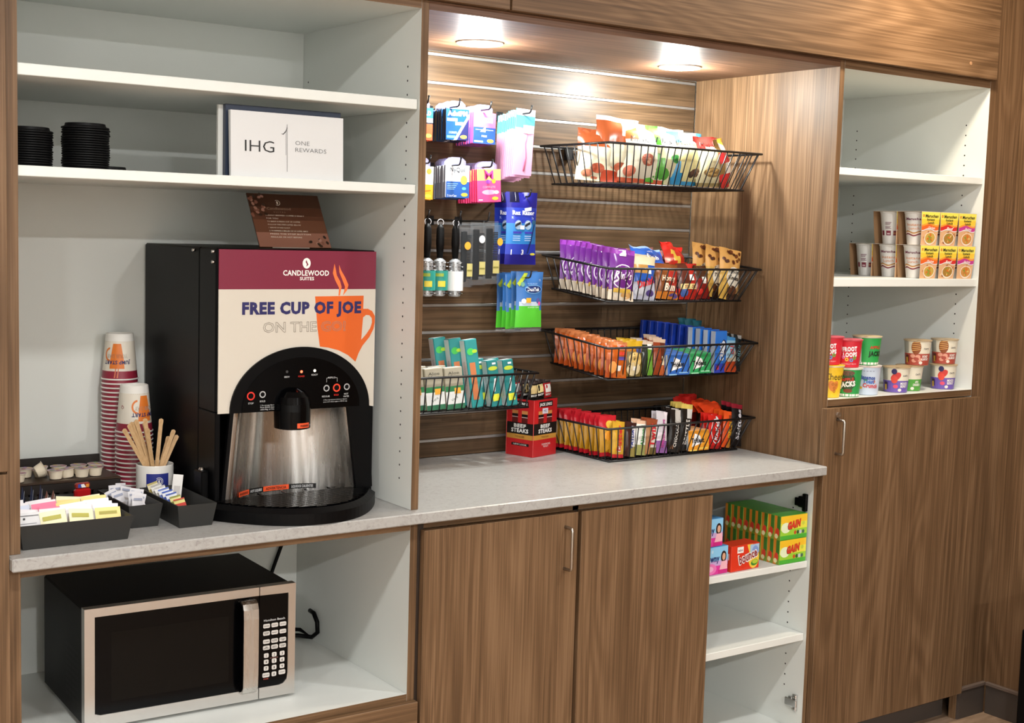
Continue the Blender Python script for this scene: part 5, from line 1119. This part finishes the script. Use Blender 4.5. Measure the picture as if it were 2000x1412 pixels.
# ---------------------------------------------------------------- beef snack carton
ang = math.atan2(.0325, .1147)
t = thing('beef_carton', 'red and black beef snack carton standing on the worktop by the baskets', 'carton', (1.582, .461, .9145), ang)
WB, DB_, HB = .112, .100, .175; b = MB(); RDm = mat('b81e22', .4); BKm = mat('141212', .4); GO = mat('c08a3a', .4)
for (P0, U_, L_) in (((0, 0, 0), (1, 0, 0), WB), ((0, DB_, 0), (0, -1, 0), DB_)):
    fn = plane(P0, U_); W8 = mat('e8e6e2', .4)
    b.rect(fn, 0, 0, L_, .050, RDm, 0); b.rect(fn, 0, .050, L_, .064, GO, 0); b.rect(fn, 0, .064, L_, .098, BKm, 0); b.rect(fn, 0, .098, L_, .168, RDm, 0)
    b.text(fn, 'BEEF', L_*.5, .0895, .0105, W8, width=.045, bold=2); b.text(fn, 'STEAKS', L_*.5, .0755, .0115, W8, width=.064, bold=2); b.text(fn, 'TENDER', L_*.5, .057, .005, mat('5a3a14', .4), width=.036)
    if L_ == WB: b.text(fn, 'GUNSMOKE\nREADY', L_*.55, .032, .006, mat('e8d8d4', .4), width=.042)
    else: b.rect(fn, .02, .030, .085, .038, BKm, .0003); b.text(fn, 'NEW LOOK', .052, .034, .005, W8, width=.05)
    b.rect(fn, L_*.22, .146, L_*.80, .162, BKm, .0004); b.text(fn, 'JACK LINKS', L_*.5, .154, .0085, W8, width=L_*.52, bold=2, h=.0008)
    for a in (.2, .56): b.rect(fn, L_*a, .124, L_*(a+.22), .134, mat('c8844a', .4), .0004); b.rect(fn, L_*a, .098, L_*(a+.22), .114, mat('5a1a18', .4), .0004); b.rect(fn, L_*a, .116, L_*(a+.22), .124, BKm, .0004); b.rect(fn, L_*a, .114, L_*(a+.22), .1155, mat('e4dcd4', .4), .0006)
    if L_ == WB: b.rect(fn, L_*.36, .126, L_*.60, .142, mat('d8d4e0', .4), .0008); b.text(fn, 'M2', L_*.48, .134, .008, TXB, h=.0011)
    b.rect(fn, -.0012, 0, .0012, .168, mat('d85a58', .4), .0004)
b.box(0, .0004, 0, WB-.0005, DB_-.0005, .1675, RDm, {'-x': None, '-y': None, '+z': BKm}); b.build('carton', t)
jc = [('141212', 'c8b07a'), ('141212', 'd8c48a'), ('a81c20', 'e8e4e0'), ('1c1616', 'c8b07a')]
for i in range(9):
    c1, c2 = jc[i % 4]; b = MB(); fn = pillow(b, .034, .050, .010, lambda s_, v, g, c1=c1: G(c1) if v < .9 else G('3a3230'), 6, 8, .08, .001, i)
    b.rect(fn, -.012, .016, .012, .040, mat(c2, .4), .0006, 2, 2); b.text(fn, 'BEEF', 0, .010, .006, mat('e6e2dc', .4), width=.024, h=.001, bold=1); u_, v_ = .02+.034*(i % 3), .018+.03*(i//3)
    o = b.build('jerky_pack'); o.location = (1.582+u_*cos(ang)-v_*sin(ang), .461+u_*sin(ang)+v_*cos(ang), 1.0835+.002*(i % 2)); o.rotation_euler = (radians(-6), radians(random.uniform(-8, 8)), ang-.2+random.uniform(-.2, .2)); tag(o, '%s beef snack pouch poking out of the red carton, %s row, place %s from left' % (('black', 'black', 'red', 'black')[i % 4], ('front', 'middle', 'rear')[i//3], ('one', 'two', 'three')[i % 3]), 'snack pouch', 'beef snack pouches')

# the two tilted baskets carry their goods on the slope
for o in list(COL.objects):
    if o.parent is None and o.get('category') not in (None, 'basket', 'hook', 'slat wall') and 1.66 < o.location.x < 2.3 and o.location.y > .29 and (1.36 < o.location.z < 1.46 or 1.14 < o.location.z < 1.20):
        o.location.z += math.tan(radians(5))*(o.location.y-.30)

# ================================================================ right shelves: noodle cups
def noodle_cup(flavour, side, label, loc):
    t = thing('noodle_cup', label, 'noodle cup', loc); b = MB(); CW_ = mat('d9d6d2', .5)
    H = .102; rb, rt = .031, .0425
    b.lathe([(0, .004), (.029, .004), (.030, 0), (rb, .001), (rt, H-.006), (rt+.0018, H-.004), (rt+.0018, H-.001), (rt, H), (0, H)], CW_, 28)
    c = b.build('cup', t); g = MB(); fn = cone(rb, rt, .001, H-.006); off = -(rb+rt)/2*radians(76)
    PU_, OA, MRN = mat('6a2444', .5), mat('d07a2c', .5), mat('7a2838', .5); f2 = lambda u, v, h: fn(u+off, v, h)
    if side == 'A':
        g.ring(f2, -.026, .079, .0035, .0022, PU_, .0004, 12, -2.6, 1.8); g.text(f2, 'Maruchan', .003, .079, .0075, PU_, width=.052, bold=1.5); g.text(f2, 'Instant', .002, .0615, .0085, OA, width=.046); g.text(f2, 'Lunch', .002, .050, .0085, OA, width=.034)
        for dv, m in ((.038, mat('b8803a', .5)), (.0345, mat('e8d8c8', .5)), (.030, MRN)):
            for k in range(16):
                u = -.032+.004*k; w1, w2 = .003*sin(k*.55), .003*sin((k+1)*.55); g.quad(f2, [(u, dv+w1-.002), (u+.004, dv+w2-.002), (u+.004, dv+w2+.002), (u, dv+w1+.002)], m, .0004)
    else:
        for k in range(7): g.rect(f2, -.011, .066-.0032*k, .009-.002*(k % 3), .0675-.0032*k, PU_ if k != 3 else CW_, .0003, 3, 1)
        g.rect(f2, -.008, .026, .008, .041, MRN, .0003, 3, 2); g.rect(f2, -.005, .029, .005, .0335, mat('c8b0b4', .5), .0005, 2, 1); g.rect(f2, .016, .026, .028, .041, MRN, .0003, 3, 2); g.rect(f2, .016, .032, .028, .0345, mat('b8803a', .5), .0005, 3, 1); g.rect(f2, -.028, .026, -.016, .041, MRN, .0003, 3, 2); g.ring(f2, .028, .082, .005, .003, PU_, .0004, 12, 1.4, 4.8)
    g.build('cup_print', c)
    KR_, WTB = mat('8a6a4a', .6), mat('e6dcd0', .45); b = MB(); wt, wb = .0455, .0375; n = 6
    def prof(s_): return -.0465+.0035*s_*s_*0
    def sheet(sg):
        V = []; nn = 8
        for j in range(nn+1):
            v = j/nn; y = sg*(.0410+.0050*v**.8+.0008*sin(pi*v)); w_ = wb+(wt-wb)*v
            for s_ in (-1, 1): V.append((s_*w_, y, v*(H+.0005)))
            for s_ in (-1, 1): V.append((s_*w_, y-sg*.0007, v*(H+.0005)))
        fo = [(4*j, 4*j+1, 4*j+5, 4*j+4) for j in range(nn)]; fi = [(4*j+2, 4*j+3, 4*j+7, 4*j+6) for j in range(nn)]
        b.add(V, fo, WTB, True); b.add(V, fi, KR_, True); b.add(V, [q for j in range(nn) for q in ((4*j, 4*j+4, 4*j+6, 4*j+2), (4*j+1, 4*j+3, 4*j+7, 4*j+5))], KR_)
    sheet(-1); sheet(1); b.box(-wt, -.0465, H+.0004, wt, .0465, H+.0012, WTB)
    s = b.build('sleeve', t); g = MB(); band, nm = {'chicken': ('e0662a', 'Chicken'), 'beef': ('cf2f2c', 'Beef'), 'shrimp': ('c23a8e', 'Shrimp')}[flavour]
    def fs(u, v, h): vv = max(0, v/H); return (u*(wb+(wt-wb)*vv)/wt, -(.0410+.0050*vv**.8+.0008*sin(pi*min(1, vv)))-h, v)
    Y1, Y2, OGm, BDm = mat('f0df5c', .4), mat('f2c83e', .4), mat('ef9a36', .4), mat(band, .4)
    g.rect(fs, -wt*.985, .080, wt*.985, H, Y1, .0003, 4, 4); g.rect(fs, -wt*.985, .064, wt*.985, .080, Y2, .0003, 4, 3)
    for k in range(12):
        u = -wt*.985+wt*1.97/12*k; du = wt*1.97/12; w1, w2 = .0035*cos(k*.62), .0035*cos((k+1)*.62)
        g.quad(fs, [(u, .058-w1), (u+du, .058-w2), (u+du, .066-w2), (u, .066-w1)], OGm, .0005); g.quad(fs, [(u, .0485-w1), (u+du, .0485-w2), (u+du, .0605-w2), (u, .0605-w1)], BDm, .0007); g.quad(fs, [(u, .0465-w1), (u+du, .0465-w2), (u+du, .0487-w2), (u, .0487-w1)], WT, .0009)
    g.rect(fs, -wt*.985, .0, wt*.985, .047, mat('dcae82', .45), .0002, 4, 6); rnd = random.Random(hash(flavour) % 97 if False else len(flavour))
    for k in range(14): g.ell(fs, rnd.uniform(-.034, .034), rnd.uniform(.006, .04), rnd.uniform(.004, .012), rnd.uniform(.002, .005), mat(rnd.choice(['c88a54', 'e6c49a', '9a5a34', 'e0a070']), .45), .0004+.00003*k, 8, rnd.uniform(0, 3))
    g.ell(fs, .004, .021, .032, .0195, mat('f0e4d4', .4), .0010, 20); g.ell(fs, .004, .022, .028, .0165, mat({'chicken': 'c8a44c', 'beef': 'a8803a', 'shrimp': 'd0914a'}[flavour], .4), .0012, 18)
    for k in range(9): a = k*.7; g.ell(fs, .004+.015*cos(a)*rnd.random(), .023+.009*sin(a), .007, .0028, mat(rnd.choice(['e0c070', 'b88a3c', '8a9a3c', 'd8742c']), .4), .0014+.00004*k, 8, a)
    g.text(fs, 'Maruchan', .004, .0905, .0095, mat('20201e', .4), width=.064, bold=1.5, h=.0012, shear=.1); g.ring(fs, -.036, .0905, .004, .0022, mat('c8302a', .4), .001, 10)
    g.text(fs, 'Instant', .0, .0795, .0075, mat('2a4a2a', .4), width=.038, bold=1.5, h=.0012); g.text(fs, 'Lunch', .002, .070, .0075, mat('2a4a2a', .4), width=.031, bold=1.5, h=.0012); g.text(fs, nm, .006, .0535, .0085, mat('f6efe6', .4), width=.036, bold=1, shear=.25, h=.0016)
    g.build('sleeve_print', s); return t
Z2 = 1.4612; XC = (2.757, 2.849, 2.9405); YC = .056; FL = ('chicken', 'beef', 'shrimp'); SH = .1036
BN = {'chicken': 'orange', 'beef': 'red', 'shrimp': 'magenta'}
for r in (0, 1):
    for c, fl in enumerate(FL): noodle_cup(fl, 'A', '%s banded noodle cup in yellow sleeve, front of %s layer' % (BN[fl], ('bottom', 'top')[r]), (XC[c]-.004*r, YC, Z2+SH*r))
noodle_cup('chicken', 'A', 'noodle cup with side logo showing, second in bottom left file', (XC[0]-.001, YC+.094, Z2)); noodle_cup('chicken', 'B', 'noodle cup with side small print, third in bottom left file', (XC[0]-.002, YC+.188, Z2))
noodle_cup('chicken', 'B', 'noodle cup with side small print, behind the front one in top layer', (XC[0]-.005, YC+.094, Z2+SH))

# ---------------------------------------------------------------- cereal and oat cups
def tub(label, loc, ang, rt, rb, H, body, cat, art, lid='d8d4cc', rim='e4e0d8', bands=()):
    t = thing(cat.replace(' ', '_'), label, cat, loc, ang); b = MB(); n = 32
    pr = [(0, .003), (rb-.003, .003), (rb-.002, 0), (rb, .001)]+[(rb+(rt-rb)*v, .001+(H-.006)*v) for v in (.5, 1)]+[(rt+.002, H-.004), (rt+.0022, H-.0015), (rt+.001, H-.0005)]
    ms = [mat(body, .4)]*5+[mat(rim, .4)]*3
    b.lathe(pr, None, n, mats=ms); b.build('tub', t)
    b = MB(); b.lathe([(0, H+.0004), (rt*.55, H+.0012), (rt, H+.0003), (rt+.0032, H-.0002), (rt+.0030, H-.0012)], mat(lid, .35), n); b.rect(plane((0, 0, H+.0005), (1, 0, 0), (0, 1, 0)), -.006, -rt-.007, .006, -rt+.002, mat(lid, .35), .0004); b.build('lid', t)
    g = MB(); fn = cone(rb, rt, .001, H-.005); R = (rb+rt)/2; circ = 2*pi*R
    for v0, v1, c, u0, u1 in bands: g.rect(fn, circ*u0, v0*H, circ*u1, v1*H, mat(c, .4), .0003, 20, 2)
    art(g, fn, H); g.build('tub_print', t); return t
Z3 = 1.1046; FA = -.85
def cheer(g, f, H):
    g.text(f, 'Cheerios', .026, H*.66, .021, K_, width=.082, h=.0006)
    g.ell(f, .008, H*.36, .011, .017, mat('d8843a', .4), .0004, 14, .35); g.ell(f, .018, H*.36, .010, .016, mat('d8843a', .4), .0005, 14, -.35)
    for u, v in ((.01, .42), (.02, .4), (.015, .3), (.016, .2)): g.ring(f, u, H*v, .0045, .002, mat('b06a28', .4), .0008, 10)
def jacks(g, f, H):
    g.ell(f, .0, H*.52, .024, .029, mat('2e4a2a', .4), .0004); g.ell(f, 0, H*.82, .02, .008, mat('6a4a3a', .4), .0005); g.text(f, 'APPLE', 0, H*.60, .009, mat('c8362c', .4), width=.036, bold=2, h=.0009, rot=.1); g.text(f, 'JACKS', 0, H*.44, .015, mat('f0efe8', .4), width=.048, bold=3, h=.0009, rot=.14)
    g.text(f, 'JACKS', .0006, H*.425, .015, mat('14321c', .4), width=.050, bold=4, h=.0006, rot=.14); g.ell(f, .002, H*.2, .014, .006, mat('7a3a24', .4), .0006)
def ctc(g, f, H):
    for i, (s_, v, cols) in enumerate((('Cinnamon', .60, '2a4a9a'), ('Toast', .47, '3a6ab8'), ('Crunch', .32, 'c8444a'))): g.text(f, s_, -.002+.006*i, H*v, .0125, mat(cols, .4), width=(.05, .036, .048)[i], bold=2.5, h=.0008, rot=-.06)
    for u, v, c in ((-.02, .24, 'e0a83a'), (.02, .46, 'd8742c'), (-.006, .52, '4a9a4a')): g.ell(f, u, H*v, .005, .004, mat(c, .4), .0007)
    for k in range(4): g.rect(f, -.014+.009*k, H*.80, -.008+.009*k, H*.83, mat('9aa4b8', .4), .0005)
def loops(g, f, H):
    g.text(f, 'FROOT', 0, H*.66, .013, WT, width=.042, bold=3, h=.0008, rot=.08); g.text(f, 'LOOPS', .002, H*.46, .013, WT, width=.042, bold=3, h=.0008, rot=.08)
    for u, v, c in ((-.008, .28, 'f0c83a'), (.006, .26, '4a9ad8'), (.016, .34, '5ab84a'), (-.018, .36, 'e87ab0')): g.ring(f, u, H*v, .0055, .0025, mat(c, .4), .0009, 12)
    g.text(f, 'NATURALLY FRUITY', 0, H*.12, .004, mat('f0c8c8', .4), width=.05); g.rect(f, -.05, H*.38, -.032, H*.68, mat('e4dcd4', .4), .0004, 3, 2)
def nutri(g, f, H):
    g.rect(f, -.046, H*.02, -.012, H*.92, mat('dcdcd8', .4), .0004, 5, 2); g.rect(f, -.040, H*.30, -.020, H*.86, mat('8a8c90', .4), .0006, 4, 2)
    for k in range(5): g.rect(f, -.038, H*(.36+.09*k), -.022, H*(.39+.09*k), mat('3a3c40', .4), .0008, 3, 1)
    g.rect(f, -.038, H*.16, -.022, H*.22, mat('8a2c30', .4), .0007, 3, 1); g.text(f, 'APPLE', .030, H*.62, .009, mat('c8362c', .4), width=.036, bold=2, h=.0009); g.text(f, 'JACKS', .032, H*.4, .014, mat('16301c', .4), width=.046, bold=3, h=.0009)
tub('yellow toasted oat cereal cup at the left end, bottom layer', (2.375, .055, Z3), FA+.1, .0435, .034, .097, 'eec22e', 'cereal cup', cheer, 'e8d23a', 'e8e2d0')
tub('green apple cereal cup in the bottom layer, beside the yellow cup', (2.452, .046, Z3), FA-.05, .0405, .034, .087, '2f9a4c', 'cereal cup', jacks, 'd8e0d4', 'e6e6de', bands=((0.01, .09, 'e4e4dc', -.5, .5),))
tub('pale blue cinnamon cereal cup in the bottom layer', (2.546, .055, Z3), FA+.08, .042, .036, .090, 'c4d0e0', 'cereal cup', ctc, 'e0d8d0', 'ecd8d4')
tub('red fruit cereal cup at the left end, stacked on the yellow cup', (2.371, .056, Z3+.0985), FA, .0405, .034, .084, 'cf2436', 'cereal cup', loops, 'e06a78', 'd84a58')
tub('red fruit cereal cup stacked on the green cup', (2.449, .049, Z3+.0885), FA+.12, .0405, .034, .084, 'cf2436', 'cereal cup', loops, 'e06a78', 'd84a58')
tub('green apple cereal cup with its nutrition side showing, top layer', (2.544, .058, Z3+.0915), FA-.1, .0425, .036, .088, '2aa04c', 'cereal cup', nutri, 'd8c49a', 'd8d0bc', bands=((0.01, .09, 'e4e4dc', -.5, .5),))
tub('pale green cereal cup half hidden behind the front cups', (2.52, .15, Z3), FA, .0405, .034, .088, '4fb070', 'cereal cup', lambda g, f, H: None, 'd8d4c0')
def oat(kind):
    def art(g, f, H):
        c, nm, fr = {'berry': ('6a55a8', 'MIXED\nBERRY', 'c83a34'), 'apple': ('4f9a3c', 'APPLE\nCINNAMON', 'a8c85a'), 'honey': ('a84a3c', 'HONEY\nALMOND', 'c8843a')}[kind]
        C = 2*pi*.038; g.rect(f, -C/2, 0, C/2, H*.46, mat(c, .4), .0003, 28, 1); g.rect(f, -.055, H*.48, -.030, H*.92, mat('a8a89c', .4), .0004, 4, 1)
        g.text(f, nm, .024, H*.30, .0085, mat('f0ece6', .4), width=.026, bold=1.5, h=.0008); g.rect(f, -.044, H*.12, -.030, H*.40, mat('3a2a4a' if kind == 'berry' else '5a2a20', .4), .0005, 3, 1); g.rect(f, -.042, H*.08, -.034, H*.30, mat('c8a03c', .4), .0007, 2, 1)
        if kind == 'berry': g.ell(f, -.004, H*.62, .0175, .011, mat(fr, .4), .0007, 14, .7); g.ell(f, -.008, H*.50, .010, .012, mat('d8483a', .4), .0008, 14); g.ell(f, -.009, H*.82, .008, .009, mat('2c2a5a', .4), .0009)
        elif kind == 'honey':
            g.ell(f, -.006, H*.70, .0145, .022, mat('8a4a24', .4), .0007, 14)
            for k in range(5): g.quad(f, [(-.018, H*(.56+.075*k)), (.006, H*(.62+.075*k)), (.006, H*(.645+.075*k)), (-.018, H*(.585+.075*k))], mat('e0b06a', .4), .0012, 6, 1)
            for u, v in ((-.016, .36), (.0, .34), (.006, .22), (-.012, .18)): g.ell(f, u, H*v, .008, .006, mat('d89a84', .4), .0006)
        else: g.ell(f, -.016, H*.62, .012, .014, mat(fr, .4), .0007)
        g.text(f, 'OATS', .026, H*.66, .0055, mat('3a3a48', .4), width=.018, bold=1, h=.0006); g.ell(f, -.004, H*.24, .008, .006, mat('d84a6a' if kind == 'berry' else c, .4), .0007); g.ell(f, .010, H*.10, .006, .005, mat('e8dcd0', .4), .0007)
    return art
OB, OL = 'ded8c4', 'b8a07a'
for kind, lab, x, y, z, a in (('berry', 'purple and cream oat cup, left one of the bottom layer', 2.690, .058, Z3, .05), ('apple', 'green and cream oat cup behind, between the two purple cups', 2.772, .072, Z3, .0), ('berry', 'purple and cream oat cup, right one of the bottom layer', 2.924, .058, Z3, 0), ('honey', 'red brown oat cup with honey dipper, left one of the top layer', 2.790, .060, Z3+.0815, 0), ('honey', 'red brown oat cup with honey dipper, right one of the top layer', 2.925, .060, Z3+.0815, .03)):
    tub(lab, (x, y, z), FA+a, .0415, .035, .080, OB, 'oat cup', oat(kind), OL, 'cdbfa2')

# ================================================================ laundry boxes in the open bay
ZL = .625
def lbox(name, label, loc, rz, w_, h_, d_, side, art, cat='box', group=None):
    t = thing(name, label, cat, loc, radians(rz), group); b = MB(); fn = plane((0, 0, 0)); fs = plane((0, d_, 0), (0, -1, 0)); ft = plane((0, 0, h_), (1, 0, 0), (0, 1, 0))
    b.box(0, 0, 0, w_, d_, h_, mat(side, .35), ch=.001); art(b, fn, fs, ft, w_, h_, d_); b.build('box', t); return t
def gain(b, fn, fs, ft, w_, h_, d_):
    b.rect(fn, .0006, .0006, w_-.0006, h_*.18, mat('4fae3a', .35)); b.rect(fn, .0006, h_*.18, w_-.0006, h_*.42, mat('9ccf3c', .35)); b.rect(fn, .0006, h_*.42, w_-.0006, h_*.7, mat('e6e04a', .35)); b.rect(fn, .0006, h_*.7, w_-.0006, h_-.0006, mat('f2c22e', .35))
    b.ell(fn, w_*.2, h_*.5, w_*.18, h_*.22, mat('e4efc8', .35), .0005); b.text(fn, 'GAIN', w_*.52, h_*.63, .020, mat('d8402c', .35), width=.056, shear=.35, bold=3.5, rot=.14, h=.0010); b.text(fn, 'GAIN', w_*.515, h_*.615, .020, mat('7a241c', .35), width=.058, shear=.35, bold=4.5, rot=.14, h=.0007)
    b.ell(fn, w_*.85, h_*.62, .006, .006, mat('c8d04a', .35), .0006)
    for k, c in enumerate(('c8542c', '3a5a3a', 'c8c8d8', '4a6a5a')): b.ell(fn, w_*(.55+.1*k), h_*.27, .005, .006, mat(c, .35), .0008)
    b.rect(fs, .0005, .0005, d_-.0005, h_-.0005, mat('7a9a34', .4), .0003); b.rect(fs, .0005, h_*.0, d_*.5, h_, mat('d8882c', .4), .0004); b.rect(fs, d_*.45, h_*.45, d_-.0005, h_-.0005, mat('3f7a2c', .4), .0005); b.ell(fs, d_*.55, h_*.32, d_*.3, h_*.18, mat('d8402c', .4), .0008); b.ell(fs, d_*.4, h_*.16, d_*.28, h_*.1, mat('e8e0a8', .4), .0009)
    b.rect(ft, .0005, .0005, w_-.0005, d_-.0005, mat('4a9a34', .4), .0003)
g0 = None; GW, GH, GD = .112, .0715, .0245
for r in (0, 1):
    for i in range(9):
        lab = 'yellow and green dryer sheet box, %s layer, %s' % (('lower', 'upper')[r], NB[i])
        if g0 is None: o = g0 = lbox('dryer_sheet_box', lab, (0, 0, 0), 0, GW, GH, GD, '7ab03a', gain, 'box', 'yellow and green dryer sheet boxes')
        else: o = dup(g0, label=lab)
        o.location = (2.154-.001*r+random.uniform(-.001, .001), .012+.0252*i, ZL+.0722*r); o.rotation_euler = (0, 0, radians(random.uniform(-.6, .6)))
def bounce(b, fn, fs, ft, w_, h_, d_):
    b.ell(fn, w_*.80, h_*.42, w_*.19, h_*.40, mat('f0c848', .35), .0004, 22); b.quad(fn, [(w_*.55, h_*.98), (w_*.75, h_*.2), (w_*.85, h_*.2), (w_*.75, h_*.98)], mat('f0c848', .35), .0003); b.rect(fn, w_*.66, h_*.62, w_*.98, h_*.96, mat('a8c4e0', .35), .0005); b.ell(fn, w_*.84, h_*.66, w_*.12, h_*.24, mat('7f9ad0', .35), .0007); b.ell(fn, w_*.83, h_*.24, w_*.13, h_*.12, mat('3a8a34', .35), .0008, 16, .15); b.ell(fn, w_*.84, h_*.27, w_*.10, h_*.08, mat('b8cc3c', .35), .0010)
    b.text(fn, 'bounce', w_*.58, h_*.55, .026, mat('f2efec', .35), width=.082, bold=5.5, rot=.24, h=.0011); b.text(fn, 'bounce', w_*.58, h_*.55, .026, mat('8a2a2c', .35), width=.076, bold=1.5, rot=.24, h=.0015); b.rect(fn, w_*.20, h_*.70, w_*.42, h_*.94, mat('f2eeea', .35), .0006); b.text(fn, 'NEW', w_*.31, h_*.80, .006, mat('6a2a2c', .35), width=.02, bold=1, h=.0009); b.rect(fs, d_*.55, h_*.45, d_*.85, h_*.7, mat('e8c8c4', .4))
lbox('dryer_sheet_box', 'red dryer sheet box with white lettering, in front on the upper shelf', (1.966, .018, ZL), 3, .118, .0745, .055, 'd8381f', bounce)
def downy(b, fn, fs, ft, w_, h_, d_):
    b.rect(fn, .0006, .0006, w_-.0006, h_*.32, mat('d83a98', .35)); b.rect(fn, .0006, h_*.32, w_-.0006, h_*.5, mat('c8a8d8', .35)); b.rect(fn, .0006, h_*.5, w_-.0006, h_-.0006, mat('8cc8ec', .35)); b.ell(fn, w_*.45, h_*.22, w_*.2, h_*.2, mat('e878b8', .35), .0005); b.ell(fn, w_*.45, h_*.22, w_*.1, h_*.1, mat('f0b0d4', .35), .0007)
    b.text(fn, 'Downy', w_*.48, h_*.60, .019, mat('22306a', .35), width=.062, bold=2, h=.0009); b.ell(fn, w_*.5, h_*.84, .004, .005, mat('b8d8ee', .35), .0006); b.rect(fn, w_*.70, h_*.02, w_*.98, h_*.16, mat('c8287c', .35), .0006)
    b.ell(fn, w_*.86, h_*.62, .011, .017, mat('2a1a18', .4), .0007); b.ell(fn, w_*.865, h_*.62, .0065, .0105, mat('d8a88a', .4), .0010); b.quad(fn, [(w_*.74, h_*.16), (w_*.99, h_*.16), (w_*.97, h_*.46), (w_*.80, h_*.46)], mat('ecb4c0', .4), .0008)
lbox('dryer_sheet_box', 'blue and pink dryer sheet box at the bottom, beside the red box', (1.832, .020, ZL), 2, .126, .0795, .05, '5aa0d8', downy); lbox('dryer_sheet_box', 'blue and pink dryer sheet box stacked on top of another', (1.812, .024, ZL+.0802), 2, .126, .0795, .05, '5aa0d8', downy)
